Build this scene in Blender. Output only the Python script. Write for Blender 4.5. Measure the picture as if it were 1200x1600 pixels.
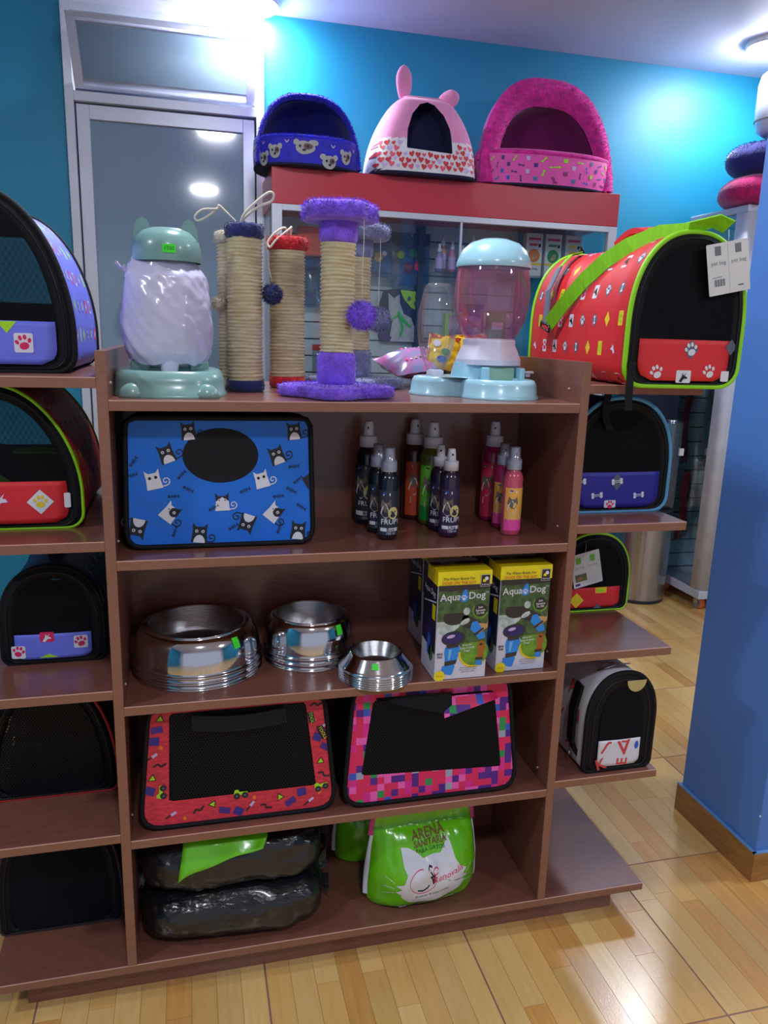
import bpy, bmesh, math, random
from mathutils import Vector, Matrix, noise
R = math.radians
PI = math.pi
random.seed(7)
for o in list(bpy.data.objects):
    bpy.data.objects.remove(o)
scene = bpy.context.scene
COL = scene.collection

# ------------------------------------------------------------------ camera
F_PX, YAW, PITCH, ROLL = 1199.27, 0.2518, 0.2280, 0.0303
CAM = Vector((0.1637, -1.5, 1.462))
_fw = Vector((math.sin(YAW)*math.cos(PITCH), math.cos(YAW)*math.cos(PITCH), -math.sin(PITCH)))
_rt = Vector((math.cos(YAW), -math.sin(YAW), 0))
_up = _rt.cross(_fw)
_r2 = _rt*math.cos(ROLL) + _up*math.sin(ROLL)
_u2 = -_rt*math.sin(ROLL) + _up*math.cos(ROLL)
cd = bpy.data.cameras.new('camera')
cam = bpy.data.objects.new('camera', cd)
COL.objects.link(cam)
m = Matrix((_r2, _u2, -_fw)).transposed().to_4x4()
m.translation = CAM
cam.matrix_world = m
cd.sensor_fit = 'HORIZONTAL'
cd.sensor_width = 36.0
cd.lens = F_PX/1200*36.0
cd.clip_start = 0.02
scene.camera = cam

# ------------------------------------------------------------------ world, exposure
w = bpy.data.worlds.new('world')
scene.world = w
w.use_nodes = True
w.node_tree.nodes['Background'].inputs[0].default_value = (0.75, 0.82, 1.0, 1)
w.node_tree.nodes['Background'].inputs[1].default_value = 0.22
vs = scene.view_settings
vs.view_transform = 'Standard'
vs.look = 'None'
vs.gamma = 1
vs.use_curve_mapping = False
vs.exposure = 1.34
LAMP_STRENGTH = 64.0
LAMP_COLOR = (0.86, 0.91, 1.0)
CEIL = 2.885
LAMPS = [(0.47, 2.36), (0.41, 0.34), (0.38, -2.15), (2.95, 2.04), (3.0, -0.1), (2.9, -2.3), (-1.7, -0.9)]

# ------------------------------------------------------------------ helpers
def s2l(c):
    c = c/255.0
    return c/12.92 if c <= 0.04045 else ((c+0.055)/1.055)**2.4

def C(r, g, b):
    return (s2l(r), s2l(g), s2l(b), 1.0)

MATS = {}

def mat(name, col=None, rough=0.5, metal=0.0, bump=None, var=None, coat=0.0, sheen=0.0, spec=0.5, alpha=None, emit=None, trans=0.0, stretch=None):
    """procedural material; bump=(scale,strength), var=(scale,amount,colour2)"""
    if name in MATS:
        return MATS[name]
    mt = bpy.data.materials.new(name)
    MATS[name] = mt
    mt.use_nodes = True
    nt = mt.node_tree
    b = nt.nodes['Principled BSDF']
    b.inputs['Roughness'].default_value = rough
    b.inputs['Metallic'].default_value = metal
    b.inputs['Coat Weight'].default_value = coat
    b.inputs['Coat Roughness'].default_value = 0.12
    b.inputs['Specular IOR Level'].default_value = spec
    if sheen:
        b.inputs['Sheen Weight'].default_value = sheen
        b.inputs['Sheen Roughness'].default_value = 0.4
    if trans:
        b.inputs['Transmission Weight'].default_value = trans
    tc = nt.nodes.new('ShaderNodeTexCoord')
    mp = nt.nodes.new('ShaderNodeMapping')
    nt.links.new(tc.outputs['Object'], mp.inputs[0])
    if stretch:
        mp.inputs['Scale'].default_value = stretch
    b.inputs['Base Color'].default_value = col
    if var is None:
        var = (9.0, 0.10, None)
    n = nt.nodes.new('ShaderNodeTexNoise')
    n.inputs['Scale'].default_value = var[0]
    n.inputs['Detail'].default_value = 5
    nt.links.new(mp.outputs[0], n.inputs['Vector'])
    rp = nt.nodes.new('ShaderNodeValToRGB')
    c2 = var[2] if var[2] else tuple(x*(1-var[1]) for x in col[:3])+(1,)
    c1 = tuple(min(1, x*(1+var[1]*0.5)) for x in col[:3])+(1,) if not var[2] else col
    rp.color_ramp.elements[0].position = 0.35
    rp.color_ramp.elements[1].position = 0.65
    rp.color_ramp.elements[0].color = c2
    rp.color_ramp.elements[1].color = c1
    nt.links.new(n.outputs['Fac'], rp.inputs[0])
    nt.links.new(rp.outputs[0], b.inputs['Base Color'])
    if bump:
        n2 = nt.nodes.new('ShaderNodeTexNoise')
        n2.inputs['Scale'].default_value = bump[0]
        n2.inputs['Detail'].default_value = 4
        nt.links.new(mp.outputs[0], n2.inputs['Vector'])
        bp = nt.nodes.new('ShaderNodeBump')
        bp.inputs['Strength'].default_value = bump[1]
        bp.inputs['Distance'].default_value = 0.004
        nt.links.new(n2.outputs['Fac'], bp.inputs['Height'])
        nt.links.new(bp.outputs[0], b.inputs['Normal'])
    if emit:
        b.inputs['Emission Color'].default_value = emit[0]+(1,) if len(emit[0]) == 3 else emit[0]
        b.inputs['Emission Strength'].default_value = emit[1]
    if alpha is not None:
        b.inputs['Alpha'].default_value = alpha
    return mt

def glassy(name, tint=(1, 1, 1), gloss=0.10, rough=0.02, body=None, bodyfac=0.0):
    """thin sheet: see-through, tinted, reflecting by fresnel, with some milky body"""
    if name in MATS:
        return MATS[name]
    mt = bpy.data.materials.new(name)
    MATS[name] = mt
    mt.use_nodes = True
    nt = mt.node_tree
    nt.nodes.remove(nt.nodes['Principled BSDF'])
    out = nt.nodes['Material Output']
    tr = nt.nodes.new('ShaderNodeBsdfTransparent')
    tr.inputs[0].default_value = tuple(tint)+(1,)
    gl = nt.nodes.new('ShaderNodeBsdfGlossy')
    gl.inputs['Roughness'].default_value = rough
    fr = nt.nodes.new('ShaderNodeFresnel')
    fr.inputs[0].default_value = 1.45
    ad = nt.nodes.new('ShaderNodeMath')
    ad.operation = 'ADD'
    ad.use_clamp = True
    ad.inputs[1].default_value = gloss
    ml = nt.nodes.new('ShaderNodeMath')
    ml.operation = 'MULTIPLY'
    ml.inputs[1].default_value = 0.45
    nt.links.new(fr.outputs[0], ml.inputs[0])
    nt.links.new(ml.outputs[0], ad.inputs[0])
    mx = nt.nodes.new('ShaderNodeMixShader')
    nt.links.new(ad.outputs[0], mx.inputs[0])
    last = tr
    if body:
        df = nt.nodes.new('ShaderNodeBsdfDiffuse')
        df.inputs[0].default_value = body
        tc = nt.nodes.new('ShaderNodeTexCoord')
        n = nt.nodes.new('ShaderNodeTexNoise')
        n.inputs['Scale'].default_value = 14
        nt.links.new(tc.outputs['Object'], n.inputs['Vector'])
        mr = nt.nodes.new('ShaderNodeMapRange')
        mr.inputs['To Min'].default_value = bodyfac*0.85
        mr.inputs['To Max'].default_value = min(1, bodyfac*1.15)
        nt.links.new(n.outputs['Fac'], mr.inputs['Value'])
        m2 = nt.nodes.new('ShaderNodeMixShader')
        nt.links.new(mr.outputs[0], m2.inputs[0])
        nt.links.new(tr.outputs[0], m2.inputs[1])
        nt.links.new(df.outputs[0], m2.inputs[2])
        last = m2
    nt.links.new(last.outputs[0], mx.inputs[1])
    nt.links.new(gl.outputs[0], mx.inputs[2])
    nt.links.new(mx.outputs[0], out.inputs[0])
    return mt

def net_mat(name, col, pitch, hole, axes='XZ', rough=0.6):
    """woven or knitted net: thread with real see-through holes in a staggered grid"""
    if name in MATS:
        return MATS[name]
    mt = bpy.data.materials.new(name)
    MATS[name] = mt
    mt.use_nodes = True
    nt = mt.node_tree
    b = nt.nodes['Principled BSDF']
    b.inputs['Base Color'].default_value = col
    b.inputs['Roughness'].default_value = rough
    b.inputs['Specular IOR Level'].default_value = 0.2
    out = nt.nodes['Material Output']
    tc = nt.nodes.new('ShaderNodeTexCoord')
    sp = nt.nodes.new('ShaderNodeSeparateXYZ')
    nt.links.new(tc.outputs['Object'], sp.inputs[0])
    def M(op, a, bb):
        nd = nt.nodes.new('ShaderNodeMath')
        nd.operation = op
        for i, v in enumerate((a, bb)):
            if v is None:
                continue
            if isinstance(v, (int, float)):
                nd.inputs[i].default_value = v
            else:
                nt.links.new(v, nd.inputs[i])
        return nd.outputs[0]
    k = 2*PI/pitch
    x = M('MULTIPLY', sp.outputs['XYZ'.index(axes[0])], k)
    z = M('MULTIPLY', sp.outputs['XYZ'.index(axes[1])], k*0.58)
    cx = M('COSINE', x, None)
    cz = M('COSINE', z, None)
    h = M('MULTIPLY', cx, cz)
    g = M('GREATER_THAN', h, hole)
    tr = nt.nodes.new('ShaderNodeBsdfTransparent')
    mx = nt.nodes.new('ShaderNodeMixShader')
    nt.links.new(g, mx.inputs[0])
    nt.links.new(b.outputs[0], mx.inputs[1])
    nt.links.new(tr.outputs[0], mx.inputs[2])
    nt.links.new(mx.outputs[0], out.inputs[0])
    return mt

class MB:
    """collects shapes and links them as one mesh object"""
    def __init__(s):
        s.v, s.f, s.m, s.sm, s.mats = [], [], [], [], []
    def mi(s, mt):
        if mt is None:
            mt = s.mats[0] if s.mats else None
        if mt not in s.mats:
            s.mats.append(mt)
        return s.mats.index(mt)
    def add(s, vs_, fs, mt, smooth=True):
        b = len(s.v)
        k = s.mi(mt)
        s.v.extend([tuple(p) for p in vs_])
        for f in fs:
            s.f.append(tuple(b+i for i in f))
            s.m.append(k)
            s.sm.append(smooth)
        return s
    def box(s, x0, x1, y0, y1, z0, z1, mt):
        vs_ = [(x, y, z) for x in (x0, x1) for y in (y0, y1) for z in (z0, z1)]
        fs = [(0, 1, 3, 2), (4, 6, 7, 5), (0, 4, 5, 1), (2, 3, 7, 6), (0, 2, 6, 4), (1, 5, 7, 3)]
        return s.add(vs_, fs, mt, False)
    def grid(s, fn, nu, nv, mt, cu=False, cv=False, smooth=True):
        vs_ = []
        NU = nu if cu else nu+1
        NV = nv if cv else nv+1
        for i in range(NU):
            for j in range(NV):
                vs_.append(fn(i/nu, j/nv))
        fs = []
        for i in range(nu):
            for j in range(nv):
                a = i*NV+j
                b = ((i+1) % NU)*NV+j
                fs.append((a, b, ((i+1) % NU)*NV+(j+1) % NV, i*NV+(j+1) % NV))
        return s.add(vs_, fs, mt, smooth)
    def lathe(s, prof, mt, n=32, c=(0, 0, 0), sx=1.0, sy=1.0, smooth=True):
        return s.grid(lambda u, v: (c[0]+sx*P1(prof, v)[0]*math.cos(2*PI*u), c[1]+sy*P1(prof, v)[0]*math.sin(2*PI*u), c[2]+P1(prof, v)[1]), n, len(prof)-1, mt, cu=True, smooth=smooth)
    def tube(s, pts, r, mt, n=8, closed=False, flat=None):
        pts = [Vector(p) for p in pts]
        N = len(pts)
        rings = []
        T0 = None
        nrm = None
        vs_ = []
        for i in range(N):
            a = pts[(i-1) % N] if closed or i > 0 else pts[0]
            b = pts[(i+1) % N] if closed or i < N-1 else pts[-1]
            t = (b-a)
            t = t.normalized() if t.length > 1e-9 else Vector((0, 0, 1))
            if nrm is None:
                ref = Vector((0, 0, 1)) if abs(t.z) < 0.9 else Vector((0, 1, 0))
                nrm = t.cross(ref).normalized()
            else:
                nrm = (nrm - t*nrm.dot(t))
                nrm = nrm.normalized() if nrm.length > 1e-6 else t.orthogonal().normalized()
            bi = t.cross(nrm)
            rr = r(i/(N-1)) if callable(r) else r
            for k in range(n):
                an = 2*PI*k/n
                ka, kb = (1, 1) if not flat else flat
                vs_.append(pts[i]+nrm*math.cos(an)*rr*ka+bi*math.sin(an)*rr*kb)
        fs = []
        for i in range(N if closed else N-1):
            for k in range(n):
                a = i*n+k
                b = i*n+(k+1) % n
                j = (i+1) % N
                fs.append((a, b, j*n+(k+1) % n, j*n+k))
        if not closed:
            fs.append(tuple(range(n-1, -1, -1)))
            fs.append(tuple((N-1)*n+k for k in range(n)))
        return s.add(vs_, fs, mt)
    def strap(s, pts, width, thick, side, mt):
        """flat webbing along pts; side = width direction (vector or list)"""
        vs_ = []
        pts = [Vector(p) for p in pts]
        N = len(pts)
        for i, p in enumerate(pts):
            sd = Vector(side[i] if isinstance(side, list) else side).normalized()
            t = (pts[min(i+1, N-1)]-pts[max(i-1, 0)]).normalized()
            nn = t.cross(sd).normalized()
            for a, b in ((-1, -1), (1, -1), (1, 1), (-1, 1)):
                vs_.append(p+sd*a*width/2+nn*b*thick/2)
        fs = [(0, 1, 2, 3), ((N-1)*4+3, (N-1)*4+2, (N-1)*4+1, (N-1)*4)]
        for i in range(N-1):
            for k in range(4):
                fs.append((i*4+k, i*4+(k+1) % 4, (i+1)*4+(k+1) % 4, (i+1)*4+k))
        return s.add(vs_, fs, mt, False)
    def prism(s, poly, y0, y1, mt, smooth=False):
        """poly in x,z swept from y0 to y1"""
        n = len(poly)
        vs_ = [(x, y0, z) for x, z in poly]+[(x, y1, z) for x, z in poly]
        fs = [tuple(range(n)), tuple(range(2*n-1, n-1, -1))]+[(i, n+i, n+(i+1) % n, (i+1) % n) for i in range(n)]
        return s.add(vs_, fs, mt, smooth)
    def vprism(s, poly, z0, z1, mt, smooth=False):
        n = len(poly)
        vs_ = [(x, y, z0) for x, y in poly]+[(x, y, z1) for x, y in poly]
        fs = [tuple(range(n-1, -1, -1)), tuple(range(n, 2*n))]+[(i, (i+1) % n, n+(i+1) % n, n+i) for i in range(n)]
        return s.add(vs_, fs, mt, smooth)
    def ball(s, c, r, mt, n=12, sc=(1, 1, 1)):
        return s.grid(lambda u, v: (c[0]+r*sc[0]*math.sin(PI*v)*math.cos(2*PI*u), c[1]+r*sc[1]*math.sin(PI*v)*math.sin(2*PI*u), c[2]-r*sc[2]*math.cos(PI*v)), n*2, n, mt, cu=True)
    def fur(s, samples, length, width, mt, droop=0.3, rnd=None):
        rnd = rnd or random
        for p, nn in samples:
            p = Vector(p)
            nn = Vector(nn).normalized()
            d = Vector((rnd.uniform(-1, 1), rnd.uniform(-1, 1), rnd.uniform(-1, 1)))
            t = nn.cross(d)
            if t.length < 1e-4:
                continue
            t.normalize()
            L = length*rnd.uniform(0.6, 1.25)
            tip = p+(nn+d*0.55+Vector((0, 0, -droop))).normalized()*L
            s.add([p+t*width/2, p-t*width/2, tip], [(0, 1, 2)], mt, False)
        return s
    def build(s, name, parent=None, bevel=0.0, solid=0.0, sub=0, kind=None, loc=None):
        me = bpy.data.meshes.new(name)
        me.from_pydata(s.v, [], s.f)
        for mt in s.mats:
            me.materials.append(mt)
        me.polygons.foreach_set('material_index', s.m)
        me.polygons.foreach_set('use_smooth', s.sm)
        me.validate()
        me.update()
        return link(name, me, parent, bevel, solid, sub, kind, loc)

def link(name, me, parent=None, bevel=0.0, solid=0.0, sub=0, kind=None, loc=None):
    o = bpy.data.objects.new(name, me)
    COL.objects.link(o)
    if parent:
        o.parent = parent
    if loc:
        o.location = loc
    if sub:
        md = o.modifiers.new('sub', 'SUBSURF')
        md.levels = md.render_levels = sub
    if solid:
        md = o.modifiers.new('solid', 'SOLIDIFY')
        md.thickness = solid
        md.offset = 0
    if bevel:
        md = o.modifiers.new('bevel', 'BEVEL')
        md.width = bevel
        md.segments = 2
        md.limit_method = 'ANGLE'
    if kind:
        o['kind'] = kind
    return o

def P1(prof, v):
    return prof[min(len(prof)-1, int(round(v*(len(prof)-1))))]

def tag(o, label, cat, group=None):
    o['label'] = label
    o['category'] = cat
    if group:
        o['group'] = group
    return o

def thing(name, label, cat, loc=(0, 0, 0), rotz=0.0, group=None):
    o = bpy.data.objects.new(name, None)
    o.empty_display_size = 0.05
    COL.objects.link(o)
    o.location = loc
    o.rotation_euler = (0, 0, rotz)
    return tag(o, label, cat, group)

def structure(o):
    o['kind'] = 'structure'
    return o

def copy_tree(o, parent=None):
    c = o.copy()
    COL.objects.link(c)
    c.parent = parent
    for ch in list(o.children):
        copy_tree(ch, c)
    return c

def box_part(name, parent, x0, x1, y0, y1, z0, z1, mt, bevel=0.0015):
    return MB().box(x0, x1, y0, y1, z0, z1, mt).build(name, parent, bevel=bevel)

# --- 2-D outlines
def ell(cx, cy, rx, ry=None, n=18, rot=0.0, a0=0.0, a1=2*PI):
    ry = rx if ry is None else ry
    full = abs(a1-a0-2*PI) < 1e-6
    N = n if full else n+1
    out = []
    for i in range(N):
        t = a0+(a1-a0)*i/n
        x, y = rx*math.cos(t), ry*math.sin(t)
        out.append((cx+x*math.cos(rot)-y*math.sin(rot), cy+x*math.sin(rot)+y*math.cos(rot)))
    return out

def rpoly(corners, rad, n=5):
    """closed polygon with rounded corners (counter-clockwise)"""
    out = []
    N = len(corners)
    for i in range(N):
        p = Vector(corners[i])
        a = Vector(corners[i-1])
        b = Vector(corners[(i+1) % N])
        r = rad[i] if isinstance(rad, (list, tuple)) else rad
        da, db = (a-p), (b-p)
        la, lb = da.length, db.length
        da.normalize()
        db.normalize()
        ang = da.angle(db)
        t = min(r/max(1e-6, math.tan(ang/2)), la*0.48, lb*0.48)
        if r <= 1e-6:
            out.append(tuple(p))
            continue
        p0, p1 = p+da*t, p+db*t
        for k in range(n+1):
            q = k/n
            v = p0.lerp(p, q).lerp(p.lerp(p1, q), q)
            out.append((v.x, v.y))
    return out

def rrect(cx, cy, w_, h_, r, n=4):
    return rpoly([(cx-w_/2, cy-h_/2), (cx+w_/2, cy-h_/2), (cx+w_/2, cy+h_/2), (cx-w_/2, cy+h_/2)], r, n)

def xf(pts, cx, cy, s=1.0, rot=0.0):
    c_, s_ = math.cos(rot), math.sin(rot)
    return [(cx+s*(x*c_-y*s_), cy+s*(x*s_+y*c_)) for x, y in pts]

def resample(loop, n):
    """n points evenly spaced along a closed 2-D loop"""
    pts = [Vector(p) for p in loop]
    L = [0]
    for i in range(len(pts)):
        L.append(L[-1]+(pts[(i+1) % len(pts)]-pts[i]).length)
    out = []
    j = 0
    for k in range(n):
        d = L[-1]*k/n
        while L[j+1] < d:
            j += 1
        seg = L[j+1]-L[j]
        t = (d-L[j])/seg if seg > 1e-9 else 0
        v = pts[j].lerp(pts[(j+1) % len(pts)], t)
        out.append((v.x, v.y))
    return out

def align(outer, inner):
    """start both loops at the bearing nearest to -90 degrees so that they can be bridged"""
    def start(loop):
        cx = sum(p[0] for p in loop)/len(loop)
        cy = sum(p[1] for p in loop)/len(loop)
        k = min(range(len(loop)), key=lambda i: abs(math.atan2(loop[i][0]-cx, -(loop[i][1]-cy))))
        return loop[k:]+loop[:k]
    return start(outer), start(inner)

def annulus(mb, outer, inner, fn, mt, rings=3, n=72):
    o_, i_ = align(resample(outer, n), resample(inner, n))
    vs_ = []
    for k in range(rings+1):
        t = k/rings
        for a, b in zip(o_, i_):
            vs_.append(fn(a[0]+(b[0]-a[0])*t, a[1]+(b[1]-a[1])*t))
    fs = []
    for k in range(rings):
        for i in range(n):
            fs.append((k*n+i, k*n+(i+1) % n, (k+1)*n+(i+1) % n, (k+1)*n+i))
    mb.add(vs_, fs, mt)

def disc_fill(mb, loop, fn, mt, rings=4, n=None):
    lp = resample(loop, n) if n else loop
    n = len(lp)
    cx = sum(p[0] for p in lp)/n
    cy = sum(p[1] for p in lp)/n
    vs_ = [fn(cx, cy)]
    for k in range(1, rings+1):
        t = k/rings
        for p in lp:
            vs_.append(fn(cx+(p[0]-cx)*t, cy+(p[1]-cy)*t))
    fs = [(0, 1+i, 1+(i+1) % n) for i in range(n)]
    for k in range(rings-1):
        for i in range(n):
            a = 1+k*n
            fs.append((a+i, a+n+i, a+n+(i+1) % n, a+(i+1) % n))
    mb.add(vs_, fs, mt)

_TXT = {}

def text_geo(txt, bold=0.0):
    key = (txt, bold)
    if key not in _TXT:
        cu = bpy.data.curves.new('t', 'FONT')
        cu.body = txt
        cu.size = 1.0
        cu.resolution_u = 2
        cu.align_x = 'CENTER'
        cu.align_y = 'CENTER'
        cu.offset = bold
        cu.fill_mode = 'FRONT'
        ob = bpy.data.objects.new('t', cu)
        COL.objects.link(ob)
        dg = bpy.context.evaluated_depsgraph_get()
        dg.update()
        me = ob.evaluated_get(dg).to_mesh()
        _TXT[key] = ([(v.co.x, v.co.y) for v in me.vertices], [tuple(p.vertices) for p in me.polygons])
        ob.evaluated_get(dg).to_mesh_clear()
        bpy.data.objects.remove(ob)
        bpy.data.curves.remove(cu)
    return _TXT[key]

class Decal:
    """flat print laid on a surface fn(u, v, offset)"""
    def __init__(s, fn, base=0.0006, step=0.00035):
        s.mb, s.fn, s.base, s.step = MB(), fn, base, step
    def poly(s, pts, mt, layer=0, rings=1):
        off = s.base+s.step*layer
        if rings == 1:
            s.mb.add([s.fn(u, v, off) for u, v in pts], [tuple(range(len(pts)))], mt)
        else:
            disc_fill(s.mb, pts, lambda u, v: s.fn(u, v, off), mt, rings)
    def line(s, pts, wd, mt, layer=0):
        off = s.base+s.step*layer
        for i in range(len(pts)-1):
            a, b = Vector(pts[i]), Vector(pts[i+1])
            d = b-a
            if d.length < 1e-7:
                continue
            nn = Vector((-d.y, d.x)).normalized()*wd/2
            s.mb.add([s.fn(*(a+nn), off), s.fn(*(a-nn), off), s.fn(*(b-nn), off), s.fn(*(b+nn), off)], [(0, 1, 2, 3)], mt)
    def text(s, txt, u, v, size, mt, layer=0, rot=0.0, bold=0.0, sx=1.0, shear=0.0):
        off = s.base+s.step*layer
        vs_, fs = text_geo(txt, bold)
        c_, s_ = math.cos(rot), math.sin(rot)
        out = []
        for x, y in vs_:
            x = (x*sx+shear*y)*size
            y = y*size
            out.append(s.fn(u+x*c_-y*s_, v+x*s_+y*c_, off))
        s.mb.add(out, fs, mt)
    def build(s, name, parent):
        return s.mb.build(name, parent, kind='stuff')

def flat_fn(y0=0.0, lean=0.0):
    return lambda u, v, off: (u, y0+lean*v-off, v)

# small print motifs
def paw(d, u, v, s, mt, layer=0, rot=0.0):
    for cx, cy, rx, ry, a in ((0, -0.22, 0.34, 0.27, 0), (-0.42, 0.12, 0.13, 0.18, 0.4), (-0.15, 0.38, 0.13, 0.19, 0.1), (0.17, 0.38, 0.13, 0.19, -0.1), (0.43, 0.1, 0.13, 0.18, -0.4)):
        d.poly(xf(ell(cx, cy, rx, ry, 9, a), u, v, s, rot), mt, layer)

def bone(d, u, v, s, mt, layer=0, rot=0.0):
    d.poly(xf([(-0.42, -0.11), (0.42, -0.11), (0.42, 0.11), (-0.42, 0.11)], u, v, s, rot), mt, layer)
    for a, b in ((-0.45, 0.14), (-0.45, -0.14), (0.45, 0.14), (0.45, -0.14)):
        d.poly(xf(ell(a, b, 0.17, 0.17, 8), u, v, s, rot), mt, layer)

def hound(d, u, v, s, mt, layer=0, rot=0.0):
    d.poly(xf([(-0.5, -0.4), (-0.2, -0.5), (0.05, -0.15), (0.5, -0.1), (0.35, 0.12), (0.15, 0.15), (0.3, 0.5), (0.02, 0.2), (-0.12, 0.5), (-0.2, 0.1)], u, v, s, rot), mt, layer)

def heart(u, v, s, rot=0.0):
    pts = []
    for i in range(14):
        t = 2*PI*i/14
        pts.append((16*math.sin(t)**3/34, (13*math.cos(t)-5*math.cos(2*t)-2*math.cos(3*t)-math.cos(4*t))/34))
    return xf(pts, u, v, s, rot)

# ------------------------------------------------------------------ shared materials
WHITE = mat('matt_white', C(232, 230, 236), 0.5)
BLACKF = mat('black_fabric', C(10, 11, 18), 0.7, bump=(420, 0.25), spec=0.3)
DARKF = mat('dark_lining', C(8, 10, 20), 0.85, bump=(300, 0.2), spec=0.2)
BLACKP = mat('black_plastic', C(14, 14, 17), 0.32)
CHROME = mat('chrome', C(205, 208, 214), 0.14, 1.0)
ALU = mat('aluminium', C(212, 214, 226), 0.36, 0.2, var=(6, 0.05, None))
STICK = mat('neon_green_sticker', C(70, 240, 50), 0.5)
INK = mat('ink', C(30, 34, 40), 0.6)
NET = net_mat('fine_black_net', C(8, 10, 18), 0.0022, 0.16)
NETHEX = net_mat('honeycomb_net', C(8, 10, 18), 0.0062, 0.46, rough=0.45)
NETBACK = net_mat('teal_window_net', C(14, 22, 30), 0.0034, -0.25)
PW = mat('print_white', C(226, 226, 236), 0.6)
PK = mat('print_black', C(26, 28, 40), 0.6)
PG = mat('print_grey', C(92, 100, 120), 0.6)
PPK = mat('print_hot_pink', C(226, 30, 96), 0.6)
PY = mat('print_yellow', C(240, 208, 40), 0.6)
PL = mat('print_lime', C(170, 228, 30), 0.6)
PGREEN = mat('print_green', C(40, 150, 70), 0.6)
PB = mat('print_blue', C(40, 90, 200), 0.6)
PO = mat('print_orange', C(236, 120, 40), 0.6)
PR = mat('print_red', C(214, 50, 60), 0.6)
PPU = mat('print_purple', C(70, 40, 130), 0.6)
PLIL = mat('print_lilac', C(206, 180, 226), 0.6)

# ------------------------------------------------------------------ surfaces of the place
def wood(name, c1, c2, rough, scale=(1, 1, 1), coat=0.0, grain=22):
    if name in MATS:
        return MATS[name]
    mt = bpy.data.materials.new(name)
    MATS[name] = mt
    mt.use_nodes = True
    nt = mt.node_tree
    b = nt.nodes['Principled BSDF']
    b.inputs['Roughness'].default_value = rough
    b.inputs['Coat Weight'].default_value = coat
    b.inputs['Coat Roughness'].default_value = 0.17 if name.startswith('floor') else 0.1
    tc = nt.nodes.new('ShaderNodeTexCoord')
    mp = nt.nodes.new('ShaderNodeMapping')
    mp.inputs['Scale'].default_value = scale
    nt.links.new(tc.outputs['Object'], mp.inputs[0])
    n = nt.nodes.new('ShaderNodeTexNoise')
    n.inputs['Scale'].default_value = grain
    n.inputs['Detail'].default_value = 7
    n.inputs['Distortion'].default_value = 0.6
    nt.links.new(mp.outputs[0], n.inputs['Vector'])
    rp = nt.nodes.new('ShaderNodeValToRGB')
    rp.color_ramp.elements[0].position = 0.3
    rp.color_ramp.elements[1].position = 0.7
    rp.color_ramp.elements[0].color = c2
    rp.color_ramp.elements[1].color = c1
    nt.links.new(n.outputs['Fac'], rp.inputs[0])
    oi = nt.nodes.new('ShaderNodeObjectInfo')
    hs = nt.nodes.new('ShaderNodeHueSaturation')
    mr = nt.nodes.new('ShaderNodeMapRange')
    mr.inputs['To Min'].default_value = 0.88 if name.startswith('floor') else 1.0
    mr.inputs['To Max'].default_value = 1.06 if name.startswith('floor') else 1.0
    nt.links.new(oi.outputs['Random'], mr.inputs['Value'])
    nt.links.new(mr.outputs[0], hs.inputs['Value'])
    nt.links.new(rp.outputs[0], hs.inputs['Color'])
    nt.links.new(hs.outputs[0], b.inputs['Base Color'])
    bp = nt.nodes.new('ShaderNodeBump')
    bp.inputs['Strength'].default_value = 0.06
    bp.inputs['Distance'].default_value = 0.002
    nt.links.new(n.outputs['Fac'], bp.inputs['Height'])
    nt.links.new(bp.outputs[0], b.inputs['Normal'])
    if name.startswith('floor'):
        fn_ = nt.nodes.new('ShaderNodeTexNoise')
        fn_.inputs['Scale'].default_value = 260
        nt.links.new(tc.outputs['Object'], fn_.inputs['Vector'])
        b2 = nt.nodes.new('ShaderNodeBump')
        b2.inputs['Strength'].default_value = 0.18
        b2.inputs['Distance'].default_value = 0.001
        nt.links.new(fn_.outputs['Fac'], b2.inputs['Height'])
        nt.links.new(bp.outputs[0], b2.inputs['Normal'])
        nt.links.new(b2.outputs[0], b.inputs['Normal'])
        nt.links.new(b2.outputs[0], b.inputs['Coat Normal'])
    return mt

WOODX = wood('mahogany_melamine', C(136, 86, 72), C(116, 69, 57), 0.30, (1.2, 16, 16), 0.3)
WOODEDGE = wood('mahogany_edge_band', C(146, 100, 82), C(134, 90, 72), 0.42, (2, 12, 12))
FL = [wood('floor_plank_honey', C(232, 184, 110), C(224, 172, 100), 0.30, (18, 1.4, 1), 0.85, 5),
      wood('floor_plank_amber', C(224, 168, 94), C(212, 152, 80), 0.30, (18, 1.4, 1), 0.85, 5),
      wood('floor_plank_pale', C(238, 196, 126), C(230, 184, 114), 0.30, (18, 1.4, 1), 0.85, 5)]
GROUT = mat('floor_grout', C(150, 112, 104), 0.7)
TEAL = mat('teal_wall_paint', C(24, 138, 176), 0.48, spec=0.55, bump=(60, 0.05), var=(2, 0.05, None))
CEILM = mat('white_ceiling_paint', C(226, 222, 236), 0.55, bump=(40, 0.06), var=(2, 0.04, None))
PILLAR = mat('blue_pillar_paint', C(84, 140, 222), 0.45, bump=(30, 0.12), var=(3, 0.05, None))
BASEW = wood('baseboard_wood_tile', C(176, 124, 66), C(150, 102, 52), 0.35, (2, 2, 14), 0.1, 7)
BLUEEDGE = mat('light_blue_paint_edge', C(110, 160, 210), 0.5)

X0, X1, Y0, Y1 = -2.5, 4.6, -4.3, 2.5
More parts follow.
